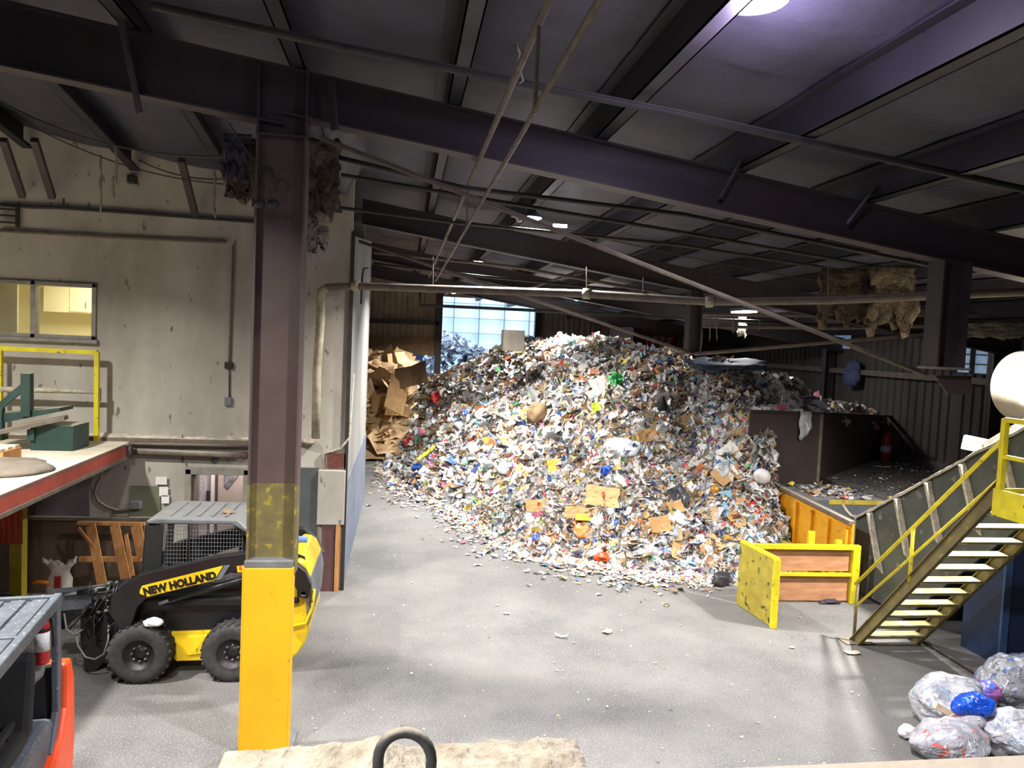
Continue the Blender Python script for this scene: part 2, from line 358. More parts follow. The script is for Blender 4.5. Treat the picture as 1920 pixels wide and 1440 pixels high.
# ================================================================ STEEL FRAME
def frame_beam(Y, xa, xb, label, depthL=None, dep=.46):
    t = T('roof_beam', label, 'beam', (0, Y, roofz(0)-.5), group=None)
    mb = MB(); CX = -1.35
    a = Vector((max(CX, xa), Y, roofz(max(CX, xa))-dep/2)); b = Vector((xb, Y, roofz(xb)-dep/2))
    up = (0,0,1); w = .24
    # right of the column
    d0 = dep+.04
    def seg(x0, x1, e0, e1):
        z0, z1 = roofz(x0), roofz(x1)
        mb.prism([(x0,Y-.007,z0-e0),(x1,Y-.007,z1-e1),(x1,Y-.007,z1),(x0,Y-.007,z0)], (0,.014,0))
        for (p, q, s) in (((x0,z0),(x1,z1),-1), ((x0,z0-e0),(x1,z1-e1),1)):
            mb.prism([(p[0],Y-w/2,p[1]),(q[0],Y-w/2,q[1]),(q[0],Y-w/2,q[1]+s*.022),(p[0],Y-w/2,p[1]+s*.022)], (0,w,0))
    seg(CX if xa < CX else xa, xb, .5, .46)
    if xa < CX: seg(xa, CX, .80, .62)
    mb.build('web_and_flanges', steel_brown, t)
    return t
beam_labels = ['nearest brown roof beam, running over the yellow based column',
               'second brown roof beam, the one behind the hanging torn insulation',
               'third roof beam, dark, over the top of the recycling heap',
               'fourth roof beam, dark and far back over the heap']
bms = []
for k, lb in enumerate(beam_labels):
    Y = 8.5 + 7.2*k
    bms.append(frame_beam(Y, -14.3 if k == 0 else (-.9 if k < 2 else -14.3), 14.4, lb))
# stiffener bars welded up the near beam
for i, (p, q, lb) in enumerate([((222,20),(262,212),'left of the column, nearest the photo edge'), ((1392,300),(1352,372),'under the purlin right of the bright ceiling lamp'), ((1640,352),(1588,420),'flange brace beside the far right post')]):
    t = MB().beam(P(p[0],p[1],8.2), P(q[0],q[1],8.34), .1, .03).build('flange_brace', steel_brown, base=P(q[0],q[1],8.3)); tag(t, 'slim steel brace on the nearest beam, ' + lb, 'brace')
for i, (p, q) in enumerate([((622,150),(628,245)), ]):
    t = MB().beam(P(p[0],p[1],8.3), P(q[0],q[1],8.34), .09, .03).build('flange_brace', steel_brown, base=P(q[0],q[1],8.3)); tag(t, 'short flange brace on the nearest beam just right of the brown column', 'brace')
# purlins
for i, x in enumerate(PUR):
    if not (-14 < x < 14.6): continue
    mb = MB(); z = roofz(x)
    y1_ = 13.6 if x < -1.2 else 39.9
    segs_ = [(FL+.1, 8.9, 0, 0), (8.9, y1_, 0, drop(x, y1_))] if x < -1.2 else [(FL+.1, y1_, 0, 0)]
    for (ya, yb, da, db) in segs_:
        for (xa_, xb_, za_, zb_) in ((x-.008, x+.008, 0, .36), (x-.008, x+.15, 0, .015), (x-.12, x+.008, .33, .345), (x+.135, x+.15, 0, .04)):
            mb.prism([(xa_,ya,z+za_-da),(xa_,yb,z+za_-db),(xa_,yb,z+zb_-db),(xa_,ya,z+zb_-da)], (xb_-xa_,0,0))
    o = mb.build('roof_purlin', steel_beam, base=(x, 0, z))
    tag(o, 'dark steel roof purlin running away under the grey sagging roof blanket', 'purlin', 'roof purlins')
# main column
CXc = -1.35
col = T('steel_column', 'tall brown steel column with yellow guarded base left of the aisle', 'column', (CXc, 8.5, 0))
zt = roofz(CXc)
zo, zy = P(515, 908, 8.45).z, P(515, 1066, 8.3).z
def icol(z0, z1, name, mt, d=.5, w=.26, y=8.5, x=CXc, parent=col):
    mb = MB(); mb.box(x-d/2, x+d/2, y-.008, y+.008, z0, z1)
    for s in (-1, 1): mb.box(x+s*d/2-.012, x+s*d/2+.012, y-w/2, y+w/2, z0, z1)
    return mb.build(name, mt, parent)
icol(zo, P(515,258,8.5).z, 'shaft', column_brown); icol(P(515,258,8.5).z, zt-.01, 'upper_shaft', steel_brown); icol(zy-.1, zo, 'painted_band', ochre)
mb = MB(); mb.box(CXc-.262, CXc+.24, 8.5-.2, 8.5-.185, .02, zy); mb.box(CXc+.24, CXc+.258, 8.5-.2, 8.5-.06, .02, zy); mb.box(CXc-.28, CXc-.262, 8.5-.2, 8.5-.06, .02, zy)
g_ = mb.build('guard', yellow, col, bevel=.004); g_['label'] = 'bright yellow steel guard'
B(CXc-.27, CXc+.25, 8.5-.17, 8.5+.14, zy-.02, zy+.07).build('collar', grey_m, col, bevel=.005)
B(CXc-.3, CXc+.3, 8.28, 8.72, 0, .025).build('base_plate', grey_m, col)
B(CXc-.262, CXc+.262, 8.36, 8.64, P(515,258,8.5).z-.01, P(515,258,8.5).z+.012).build('cap_plate', steel_brown, col)
# hanging truss posts
def hanging_post(px0, px1, ytop, ybot, Y, label, d, plate=False):
    a = P((px0+px1)/2, ybot, Y); t = T('hanging_post', label, 'post', (a.x, Y, a.z))
    zt_ = roofz(a.x)-.45
    mb = MB(); mb.box(a.x-d/2, a.x+d/2, Y-.008, Y+.008, a.z, zt_)
    for s in (-1, 1): mb.box(a.x+s*d/2-.014, a.x+s*d/2+.014, Y-.14, Y+.14, a.z, zt_)
    mb.build('shaft', steel_brown, t)
    mb = MB(); mb.box(a.x-d/2-.05, a.x+d/2+.08, Y-.16, Y+.16, a.z-.03, a.z); mb.build('end_plate', pipe_dusty, t)
    if plate:
        mb = MB(); mb.prism([P(1752,704,Y), P(1822,704,Y), P(1820,738,Y), P(1778,740,Y)], (0,.02,0)); mb.build('gusset', steel_brown, t)
    return t
p1 = hanging_post(1735, 1800, 465, 688, 8.5, 'big brown steel post hanging from the near beam at the right', .36, True)
p2 = hanging_post(1284, 1310, 560, 662, 15.7, 'small dusty post hanging from the second beam above the heap', .26)
def pipe(name, pts, r, mt, label, cat='pipe', group=None, n=8):
    pts = [Vector(p) for p in pts]; o = MB().tube(pts, r, n).build(name, mt, base=pts[0]); tag(o, label, cat, group); return o
pipe('tie_rod', [P(600,258,8.42), P(1738,704,8.42)], .028, pipe_dusty, 'long diagonal dusty tie pipe from brown column top to right hanging post', 'tie rod')
pipe('tie_rod', [P(672,452,15.6), P(1290,660,15.6)], .035, pipe_dusty, 'diagonal tie from the white wall corner down to the small hanging post', 'tie rod')
pipe('tie_rod', [P(1303,664,15.6), P(1730,627,15.6), P(1900,611,15.6)], .04, pipe_dusty, 'dusty tie pipe rising gently right from the small hanging post', 'tie rod')
pipe('tie_rod', [P(980,545,22.6), P(1120,497,22.6)], .04, pipe_dusty, 'short diagonal brace pipe above the middle of the heap', 'tie rod')
# ================================================================ PIPES UNDER THE ROOF
pipe('roof_conduit', [(.75, 1.2, 6.6), (.75, 24, 6.6)], .028, pipe_dusty, 'rusty dusty conduit running straight away under the roof, upper of the pair', 'conduit')
pipe('roof_conduit', [(.75, 1.2, 6.07), (.75, 18.5, 6.07)], .018, pipe_dusty, 'thin pale conduit running straight away, lower of the pair', 'conduit')
for i, (y_, zz) in enumerate([(4.6,6.35),(9.6,6.35),(14,6.35),(17.5,6.35)]):
    o = MB().beam((.75,y_,6.62),(.75,y_,6.05),.02,.05,(0,1,0)).build('conduit_hanger', pipe_dusty, base=(.75,y_,6.05)); tag(o, 'small dusty hanger joining the two conduits under the roof', 'hanger', 'conduit hangers')
o = MB().tube([P(966,82,6),P(974,100,6),P(970,118,6),P(980,152,6),P(972,156,6)], .012, 6).build('hanging_hook', dust_dark); tag(o, 'dust caked hook dangling below the conduit at top centre', 'hook')
pipe('sprinkler_pipe', [P(285,10,6.9), P(640,88,6.9), P(1280,215,6.9), P(1960,364,6.9)], .04, pipe_dark, 'dark sprinkler pipe crossing the whole roof nearest the camera', 'pipe')
pipe('sprinkler_pipe', [P(600,287,9.4), P(870,352,9.4), P(1280,402,9.4), P(1780,505,9.4)], .03, pipe_dark, 'dark pipe just behind the nearest roof beam', 'pipe')
pipe('sprinkler_pipe', [P(640,328,11.0), P(900,372,11.0), P(1280,436,11.0), P(1700,510,11.0)], .03, pipe_dark, 'dark pipe crossing behind the small bright ceiling lamp', 'pipe')
pipe('sprinkler_pipe', [P(640,390,12.3), P(860,418,12.3), P(1280,460,12.3), P(1660,520,12.3)], .03, pipe_dark, 'lower dark pipe crossing under the small bright ceiling lamp', 'pipe')
pipe('sprinkler_pipe', [P(700,473,18.5), P(960,500,18.5), P(1300,560,18.5)], .04, pipe_dusty, 'pale pipe crossing above the heap beside the farther lamp', 'pipe')
pipe('sprinkler_pipe', [P(700,494,19.5), P(900,518,19.5), P(1180,545,19.5)], .035, pipe_dark, 'thin dark pipe above the cream insulated pipe', 'pipe')
pipe('sprinkler_pipe', [P(788,540,24), P(788,572,24), P(960,580,23.8), P(1560,610,18.5)], .05, pipe_dark, 'black pipe bending in front of the bright far opening', 'pipe')
pipe('sprinkler_pipe', [P(1300,590,18), P(1540,592,16.5), P(1860,590,14.3)], .045, pipe_dusty, 'dusty pipe passing behind the hanging torn insulation', 'pipe')
pipe('sprinkler_pipe', [P(1300,612,18.5), P(1560,616,17), P(1920,608,13.8)], .04, pipe_dusty, 'lower dusty pipe above the right side of the heap', 'pipe')
pts = [P(592,822,13.3), P(594,700,13.3), P(601,600,13.3), P(601,560,13.3), P(603,545,13.28), P(614,539,13.25), P(668,536,13.1), P(800,541,12.6), P(1100,551,11.7), P(1330,566,10.9), P(1560,563,10.2), P(1800,552,9.35), P(1990,544,8.9)]
t = T('insulated_pipe', 'long cream dust crusted pipe rising from the left wall and crossing the hall', 'pipe', pts[0])
MB().tube(pts[:6], .075, 12).build('vertical_run', pipe_cream, t); MB().tube(pts[5:], [.07]+[.065]*3+[.06]*4, 12).build('horizontal_run', pipe_dusty, t)
for q in (6, 8, 9): MB().tube([pts[q]+(pts[q]-pts[q+1]).normalized()*.06, pts[q]-(pts[q]-pts[q+1]).normalized()*.06], .085, 12).build('coupling', pipe_cream, t)
for i, (x, y0, y1, Y) in enumerate([(812,480,541,12.6),(1100,500,548,11.7),(1206,520,556,11.3),(1553,500,560,10.2)]):
    o = MB().tube([P(x,y0,Y), P(x,y1,Y)], .009, 6).build('pipe_hanger', pipe_dusty, base=P(x,y1,Y)); tag(o, 'thin rod hanger holding up the cream dusty pipe', 'hanger', 'rod hangers of the insulated pipe')
# cables sagging
def cable(a, b, sag, r, mt, label, n=14, Yv=None):
    a, b = Vector(a), Vector(b); pts = [a.lerp(b, i/n) - Vector((0,0,sag*4*(i/n)*(1-i/n))) for i in range(n+1)]
    o = MB().tube(pts, r, 6).build('sagging_cable', mt, base=a); tag(o, label, 'cable'); return o
cable(P(0,190,11), P(480,290,9.2), .25, .012, pipe_dark, 'thin dark cable sagging under the roof left of the column, upper one')
cable(P(20,215,12), P(420,345,12.5), .2, .01, pipe_dark, 'thin dark cable sagging before the left concrete wall, lower one')
cable(P(260,300,13), P(420,335,13), .1, .012, pipe_dark, 'short dark cable looped on the upper left concrete wall')
cable(P(430,230,8.3), P(500,320,8.3), .06, .01, pipe_dark, 'cable hanging down to the pulley on the brown column')
cable(P(1810,200,11), P(1812,330,11), .0, .01, pipe_dark, 'short vertical cable dropping from the roof at the far right')
cable(P(1020,420,14), P(1760,560,14), .12, .01, pipe_dark, 'long thin cable slung across the middle right roof')
# column pulley and lamps
t = T('pulley_wheel', 'small round pulley with hanging weights on the brown column', 'pulley', P(500,325,8.2))
MB().lathe([(.055,-.012),(.075,-.012),(.075,.012),(.055,.012),(.055,-.012)], P(500,325,8.25), 'y', 20).build('ring', steel_beam, t)
MB().tube([P(497,345,8.25), P(492,372,8.25)], .006, 5).tube([P(503,345,8.25), P(510,372,8.25)], .006, 5).build('cord', pipe_dark, t)
for x in (486, 512): blob(P(x,382,8.28), (.06,.05,.05), x*.1, .1).build('weight', steel_beam, t)
# ---- lamps
def lamp(loc, r, label, energy, color=(1,.97,.93), spot=True, off=False, size=140):
    loc = Vector(loc); t = T('high_bay_lamp', label, 'lamp', loc)
    MB().lathe([(.02,.22),(.09,.2),(.1,.08),(r*.75,.06),(r,0),(r*.96,.0),(r*.7,.05),(.0,.05)], loc, 'z', 28).build('housing', grey_m, t)
    MB().lathe([(0,.012),(r*.9,.012),(r*.9,.0),(r*.6,-.03),(0,-.045)], loc, 'z', 28).build('lens', lamp_m, t)
    MB().tube([loc+Vector((0,0,.2)), loc+Vector((0,0,max(.25, roofz(loc.x)+.1-loc.z)))], .008, 5).build('hanging_rod', pipe_dark, t)
    l = bpy.data.lights.new('l', 'AREA'); l.shape = 'DISK'; l.size = r*1.7; l.energy = energy; l.color = color; l.spread = math.radians(size)
    lo = bpy.data.objects.new('lamp_light', l); COL.objects.link(lo); lo.location = loc + Vector((0,0,-.07))
    return t
L1 = P(1415,2,5.1); L2 = P(995,409,12.6); L3 = P(893,491,20.2)
EL = 1.0
lamp(L1, .24, 'glaring high bay lamp at the top edge of the hall', 900*EL, (.95,.93,1))
lamp(L2, .2, 'small bright high bay lamp at the centre of the roof', 700*EL)
lamp(L3, .2, 'farther glowing lamp above the left of the heap', 900*EL)
lamp((9.3, 9.9, 5.7), .22, 'lamp over the conveyor outside the right of the photo', 760*EL)
lamp((-6.2, 8.0, 7.4), .22, 'lamp over the platform outside the left of the photo', 760*EL, (1,.97,.92))
lamp((-3.1, 5.0, 7.3), .22, 'added unseen lamp over the forklift', 360*EL, (1,.97,.92))  # added lamp out of view, brightens the wall and pallet below the platform
lamp((-2.2, .2, 7.2), .22, 'lamp behind the camera over the platform', 500*EL, (1,.95,.88))
lamp((6.2, 26.4, 6.3), .2, 'added lamp hidden behind the roof beams over the heap crest', 900*EL)  # added lamp, kept out of sight by the beams, lights the crest
lamp((2.2, 34, 6.78), .2, 'added unseen lamp at the far end beside the bright opening', 600*EL)  # added lamp tucked up behind a beam to light the far end
# added point light without a fixture, makes the purple glow on the blanket
l = bpy.data.lights.new('l', 'POINT'); l.energy = 110; l.color = (.70,.62,1); l.shadow_soft_size = .15
lo = bpy.data.objects.new('added_glow_light', l); COL.objects.link(lo); lo.location = L1 + Vector((.05,.05,-.33))
l = bpy.data.lights.new('l', 'POINT'); l.energy = 9; l.color = (.85,.85,1); l.shadow_soft_size = .1  # another added point light, for a faint glow around the central lamp
lo = bpy.data.objects.new('added_glow_light', l); COL.objects.link(lo); lo.location = L2 + Vector((0,0,-.15))
# fluorescent fixture over the heap
a = P(1395,585,20.3); t = T('tube_light', 'flat glowing light fixture above the heap, dust strands below it', 'lamp', a)
B(a.x-.2, a.x+.2, a.y-.5, a.y+.5, a.z+.02, a.z+.1).build('housing', grey_m, t); B(a.x-.17, a.x+.17, a.y-.47, a.y+.47, a.z-.02, a.z+.02).build('lens', lamp_m, t)
l = bpy.data.lights.new('l', 'AREA'); l.shape = 'RECTANGLE'; l.size = .3; l.size_y = .9; l.energy = 120; lo = bpy.data.objects.new('lamp_light', l); COL.objects.link(lo); lo.location = a+Vector((0,0,-.05))
# small lit tube near L2
a = P(1050,424,13); o = B(a.x-.12, a.x+.12, a.y-.03, a.y+.03, a.z-.02, a.z+.03).build('tube_light', tube_m); tag(o, 'thin lit tube light just right of the central lamp', 'lamp')
a = P(968,409,12.4); o = MB().tube([P(958,405,12.4),P(968,408,12.4),P(972,416,12.4),P(978,414,12.4)], .015, 6).build('lamp_bracket', white_p); tag(o, 'bent white bracket just left of the central lamp', 'bracket')
# ---- world
w = bpy.data.worlds.new('w'); S.world = w; w.use_nodes = True
bg = w.node_tree.nodes['Background']; bg.inputs[0].default_value = (.62,.80,1,1); bg.inputs[1].default_value = 4.5
# torn insulation
def torn(px0, px1, y0, y1, Y, label, mt, seed, thick=.09, name='torn_insulation', back=0.0):
    nx, nz = 26, 20; a, b, c = P(px0,y0,Y), P(px1,y0,Y), P(px0,y1,Y); vs = []
    h = (a.z-c.z)
    for i in range(nx+1):
        u = i/nx; rag = h*(.78 + .30*noise.noise(Vector((u*5, seed, 0))) + .13*noise.noise(Vector((u*17, seed, 2))))
        for j in range(nz+1):
            v = j/nz; x = a.x + (b.x-a.x)*u; q = Vector((x*3, v*4, seed))
            x += .03*noise.noise(q*1.7) * (1 if 0 < i < nx else 2.5)
            vs.append((x, Y + .08*noise.noise(q) + .03*noise.noise(q*4) + back*v, a.z + (b.z-a.z)*u - rag*v))
    fs = [(i*(nz+1)+j, (i+1)*(nz+1)+j, (i+1)*(nz+1)+j+1, i*(nz+1)+j+1) for i in range(nx) for j in range(nz)]
    o = MB().add(vs, fs, True).build(name, mt, solid=thick); tag(o, label, 'insulation'); return o
torn(1540, 1640, 505, 625, 11.2, 'wide torn tan insulation blanket hanging from the roof, left half', fluff, 1)
torn(1634, 1716, 500, 640, 11.0, 'brighter torn insulation hanging beside the big right post', M('pale_fluff', (150,134,110), (98,80,60), 6, 1, bump=1, bdist=.05), 5, .14)
torn(428, 490, 262, 400, 9.1, 'brown frayed insulation hanging left of the column', fluff, 8, .1)
torn(418, 462, 250, 362, 9.0, 'grey vinyl flap torn loose left of the column', vinyl, 11, .01, 'vinyl_flap')
torn(578, 636, 262, 430, 9.3, 'shaggy brown insulation hanging right of the column', fluff, 14, .12)
torn(578, 612, 380, 478, 9.3, 'lower shaggy grey fibre clump right of the column', dust_dark, 17, .1)
torn(1822, 1925, 468, 520, 12.5, 'torn insulation strip hanging beyond the right post', fluff, 21, .1)
torn(1795, 1925, 605, 640, 13.5, 'ragged dusty insulation strip above the right wall window', dust_dark, 23, .08)
torn(1384, 1400, 592, 640, 20.2, 'pale dust strands hanging under the flat light fixture', dust_dark, 27, .01, 'dust_strands')
# thin hanging dust strings
for (x, y0, y1, Y) in [(190,290,400,12),(214,330,372,12),(218,270,345,12),(403,320,410,9.6),(1316,590,660,18),(1331,590,640,18),(1343,590,640,18),(1375,590,625,18),(1424,600,620,18),(1492,580,600,18)]:
    pts = [P(x+random.uniform(-2,2), y0+(y1-y0)*i/6, Y) for i in range(7)]
    o = MB().tube(pts, [.012, .02, .01, .028, .012, .022, .006], 5).build('dust_string', dust_dark, base=pts[-1]); tag(o, 'limp string of grey dust dangling from the roof steel', 'dust string', 'dust strings dangling from the roof')
# ================================================================ LEFT BUILDING
WF = WY                      # front face of the wall
def wx(px, py): return P(px, py, WF).x
def wz(px, py): return P(px, py, WF).z
# office window
t = T('window_1', 'lit office window', 'window', (wl, WF, wz0)); t['kind'] = 'structure'; del t['category']; del t['label']
mb = MB(); fr = .07
mb.box(wl, wr_, WF-.05, WF+.12, wz0, wz0+fr); mb.box(wl, wr_, WF-.05, WF+.12, wz1-fr, wz1); mb.box(wr_-fr, wr_, WF-.05, WF+.12, wz0, wz1)
xm = wx(63, 580); mb.box(xm-.035, xm+.045, WF-.05, WF+.12, wz0, wz1); mb.box(wl, wl+fr, WF-.05, WF+.12, wz0, wz1)
mb.build('window_frame', frame_m, t, bevel=.008)
B(wl, wr_+.04, WF-.1, WF, wz0-.06, wz0).build('window_sill', frame_m, t)
MB().add([(wl, WF+.06, wz0), (wr_, WF+.06, wz0), (wr_, WF+.06, wz1), (wl, WF+.06, wz1)], [(0,1,2,3)]).build('glass_pane', glass, t)
# office behind the window
ox0, ox1, oy0, oy1, oz0, oz1 = wl-1, wr_+.7, WF+.25, WF+3.2, 2.7, 5.75
struct(B(ox0, ox1, oy1, oy1+.1, oz0, oz1).build('wall_office_back', cream_wall)); struct(B(ox1, ox1+.1, oy0, oy1, oz0, oz1).build('wall_office_right', cream_wall))
struct(B(ox0-.1, ox0, oy0, oy1, oz0, oz1).build('wall_office_left', cream_wall)); struct(B(ox0, ox1, oy0, oy1, oz1, oz1+.1).build('ceiling_office', cream_wall)); struct(B(ox0, ox1, oy0, oy1, oz0-.1, oz0).build('floor_office', cream_wall))
l = bpy.data.lights.new('l', 'AREA'); l.shape = 'RECTANGLE'; l.size = 1.2; l.size_y = 1.2; l.energy = 75; l.color = (1,.95,.78)
lo = bpy.data.objects.new('office_ceiling_light', l); COL.objects.link(lo); lo.location = ((ox0+ox1)/2+.8, oy0+1.4, oz1-.06)
Yc = WF+2.75; ca, cb = P(82,532,Yc), P(176,588,Yc)
t = T('wall_cabinet', 'cream wall cabinets inside the lit office window', 'cabinet', (ca.x, Yc, cb.z))
B(ca.x, cb.x+.9, Yc, oy1, cb.z, min(ca.z, oz1-.01)).build('body', cabinet_m, t)
for i in range(4):
    x0 = ca.x + .37*i + .5; d = B(x0, x0+.35, Yc-.02, Yc, cb.z+.02, min(ca.z, oz1)-.04).build('door', cabinet_m, t, bevel=.004); B(x0+.3, x0+.315, Yc-.04, Yc-.02, cb.z+.1, cb.z+.22).build('handle', grey_m, d)
a = P(32, 590, WF+1.6)
t = MB().box(a.x-.95, a.x, a.y, a.y+.06, oz0, oz1-.02).build('office_partition', M('olive_partition', (150,146,112), (140,136,104), 2, .8, bump=0)); tag(t, 'olive office partition panel behind the left window pane', 'partition')
# hallway door
t = T('door_1', 'x', 'y', ((dx0+dx1)/2, WF, 0)); t['kind'] = 'structure'; del t['category']; del t['label']
mb = MB(); mb.box(dx0, dx0+.1, WF-.06, WF+.2, 0, dz1); mb.box(dx1-.1, dx1, WF-.06, WF+.2, 0, dz1); mb.box(dx0, dx1, WF-.06, WF+.2, dz1-.1, dz1+.03)
mb.build('door_frame', frame_m, t, bevel=.01)
xa = wx(384, 930); 
B(dx0+.1, dx0+.14, WF+.02, WF+.35, 0.01, dz1-.1).build('door_leaf', pipe_dusty, t)
hx0, hx1 = dx0-.6, dx1+.9
struct(B(hx0, hx1, WF+1.5, WF+1.6, 0, 2.6).build('wall_hallway', pink_door)); struct(B(hx0-.1, hx0, WF+.25, WF+1.5, 0, 2.6).build('wall_hallway_left', pink_door)); struct(B(hx1, hx1+.1, WF+.25, WF+1.5, 0, 2.6).build('wall_hallway_right', pink_door)); struct(B(hx0, hx1, WF+.25, WF+1.5, 2.5, 2.6).build('ceiling_hallway', pink_door))
l = bpy.data.lights.new('l', 'AREA'); l.size = .8; l.energy = 22; l.color = (1,.95,.95); lo = bpy.data.objects.new('hallway_light', l); COL.objects.link(lo); lo.location = ((dx0+dx1)/2, WF+.8, 2.45)
Yh = WF+1.46
t = T('door_2', 'x', 'y', P(425, 960, Yh)); t['kind'] = 'structure'; del t['category']; del t['label']
for (p0, p1, mt, nm) in ((404,462,M('door_tan',(190,172,160),(178,160,150),2,.5,bump=0),'door_leaf'), (396,403,M('door_white_edge',(230,224,226),(220,214,218),2,.5,bump=0),'trim_strip'), (405,409,maroon,'edge_strip')):
    B(P(p0,930,Yh).x, P(p1,930,Yh).x, Yh-.03-(.02 if nm != 'door_leaf' else 0), Yh-.01, 0, 2.3).build(nm, mt, t)
o = B(P(391,930,Yh).x-.02, P(391,930,Yh).x+.05, Yh-.08, Yh-.02, P(391,926,Yh).z-.1, P(391,926,Yh).z+.08).build('door_handle', pipe_dark, t)
q = P(432,905,Yh-.06); o = MB().prism([P(420,887,Yh-.05), P(447,889,Yh-.05), P(446,893,Yh-.05), P(426,918,Yh-.05), P(420,912,Yh-.05)], (0,.015,0)).build('safety_poster', M('poster_grey',(150,146,148),(70,66,68),9,.5,bump=0)); tag(o, 'small torn grey and white poster on the hallway door', 'poster')
q = P(378,930,Yh-.06); o = B(P(370,930,Yh).x, P(388,930,Yh).x, Yh-.03, Yh-.012, P(378,975,Yh).z, P(378,893,Yh).z).build('notice_sheet', M('notice_print',(222,216,220),(150,144,150),26,.7,bump=0,stretch=(1,1,4))); tag(o, 'tall white printed notice on the hallway wall left of the door', 'notice')
# ledge with dust and pipes along the wall
t = T('wall_ledge', 'dust heaped ledge along the concrete wall above the pipes', 'ledge', (wx(340,825), WF, wz(340,825)))
B(wx(178,825)-4, wx(480,860), WF-.14, WF, wz(340,828), wz(340,821)).build('ledge_board', pipe_dusty, t)
vs=[];n=90;x0_,x1_=wx(178,825)-4, wx(480,825)
for i in range(n+1):
    x=x0_+(x1_-x0_)*i/n; z=wz(340,821)
    for (yy,hh) in ((-.14,0),(-.1,.04),(-.04,.07),(0,.06)): vs.append((x,WF+yy,z+hh*(.6+.9*noise.noise(Vector((x*6,yy*9,2))))))
MB().add(vs,[(i*4+j,(i+1)*4+j,(i+1)*4+j+1,i*4+j+1) for i in range(n) for j in range(3)],True).build('dust_heap', dust_m, t)
pipe('wall_pipe', [P(232,831,WF-.12), P(300,833,WF-.12), P(472,836,WF-.12)], .03, pipe_dusty, 'upper thin dusty pipe along the wall below the ledge')
t = T('wall_pipe', 'thicker dusty pipe with end cap along the wall above the hallway door', 'pipe', P(350,850,WF-.15))
MB().tube([P(236,846,WF-.14), P(345,850,WF-.14), P(455,854,WF-.14)], .055, 12).build('barrel', pipe_dusty, t); MB().tube([P(455,854,WF-.14), P(464,854,WF-.14)], .065, 12).build('end_cap', maroon, t)
MB().tube([P(342,815,WF-.1), P(342,866,WF-.1)], .015, 6).build('clamp', pipe_dark, t)
pipe('wall_conduit', [P(0,383,WF-.05), P(60,388,WF-.05), P(110,389,WF-.05), P(240,398,WF-.05), P(482,416,WF-.05)], .03, pipe_dark, 'dark conduit running across the upper left concrete wall')
pipe('wall_conduit', [P(0,432,WF-.05), P(200,444,WF-.05), P(424,454,WF-.05)], .028, pipe_dusty, 'shorter dust covered conduit below the dark one on the wall')
t = T('wall_switch', 'vertical conduit with junction box and outlet hanging on the concrete wall', 'switch', P(430,750,WF))
MB().tube([P(438,460,WF-.03), P(435,560,WF-.03), P(430,680,WF-.03)], .022, 8).build('conduit', pipe_dusty, t)
MB().tube([P(430,690,WF-.03), P(430,745,WF-.03)], .012, 6).build('lower_conduit', pipe_dark, t)
a = P(430,685,WF); B(a.x-.07,a.x+.07,WF-.08,WF,a.z-.06,a.z+.06).build('junction_box', pipe_dark, t, bevel=.02)
a = P(429,753,WF); B(a.x-.06,a.x+.06,WF-.07,WF,a.z-.07,a.z+.08).build('outlet_box', grey_m, t, bevel=.012)
pipe('wall_conduit', [P(119,372,WF-.04), P(119,385,WF-.04)], .012, pipe_dark, 'tiny vertical rod between pipes on the upper left wall')
# upper wall knee brackets
for i,(p,q,lb) in enumerate([((6,262),(42,368),'leftmost, at the photo edge'),((64,262),(98,370),'middle, left of the white strips'),((340,300),(366,402),'right one, left of the torn insulation')]):
    o = MB().beam(P(p[0],p[1],12.6), P(q[0],q[1],13.55), .1, .1).build('knee_brace', steel_brown, base=P(q[0],q[1],13.5)); tag(o, 'short rusty knee brace on the upper left wall, '+lb, 'brace')
a = P(31,415,WF-.1)
t = T('cable_rack', 'small dark ladder of conduit stubs at the upper left photo edge', 'rack', a)
mb = MB(); mb.beam(P(33,385,WF-.08), P(33,425,WF-.08), .05,.05)
for y in (393,405,418): mb.beam(P(0,y-2,WF-.08), P(33,y,WF-.08), .03,.03)
mb.build('bars', pipe_dark, t)
a = P(250,338,WF); o = B(a.x-.07,a.x+.07,WF-.12,WF,a.z-.07,a.z+.07).build('wall_bell', pipe_dark, bevel=.02); tag(o, 'small dark square box fixed high on the left concrete wall', 'box')
a = P(403,862,WF); o = MB().lathe([(0,-.03),(.06,-.03),(.07,0)], (a.x,WF,a.z), 'y', 16).build('round_fixture', grey_m); tag(o, 'small round grey disc above the hallway door', 'fixture')
# right section of the building face
a, b = P(562,876,WF), P(597,1090,WF); t = B(a.x, P(597,900,WF).x, WF-.06, WF, 0, a.z).build('steel_cabinet_panel', M('green_grey_panel',(88,92,90),(72,76,75),2,.5,bump=.05,spots=(190,180,40),spot_scale=3,spot_amt=-.25)); tag(t, 'dark grey steel panel on the wall behind the loader', 'panel')
a = P(592,880,WF); b = P(650,982,WF); t = B(P(597,900,WF).x, -.93, WF-.1, WF, b.z, a.z).build('repair_plate', concrete_wall, bevel=.01); tag(t, 'pale cracked concrete plate patched onto the wall corner', 'plate')
t = B(P(604,1000,WF).x, P(628,1000,WF).x, WF-.08, WF, 0, b.z).build('maroon_board', maroon); tag(t, 'maroon board below the pale concrete plate at the wall corner', 'board')
t = B(P(630,1000,WF).x, P(638,1000,WF).x, WF-.1, WF, 0, b.z).build('broken_timber', wood); tag(t, 'splintered brown timber strip beside the maroon board', 'timber')
q0,q1 = P(614,850,WF), P(652,878,WF)
t = B(q0.x, -.94, WF-.03, WF+.0, q1.z, q0.z).build('exposed_brick', red_brick); tag(t, 'patch of exposed red brick in the broken wall corner', 'brick patch')
o = MB(); z_ = q0.z
pts = [P(608,885,WF-.02),P(606,850,WF-.02),P(625,846,WF-.02),P(640,840,WF-.02),P(655,820,WF-.02),P(664,700,WF-.02)]
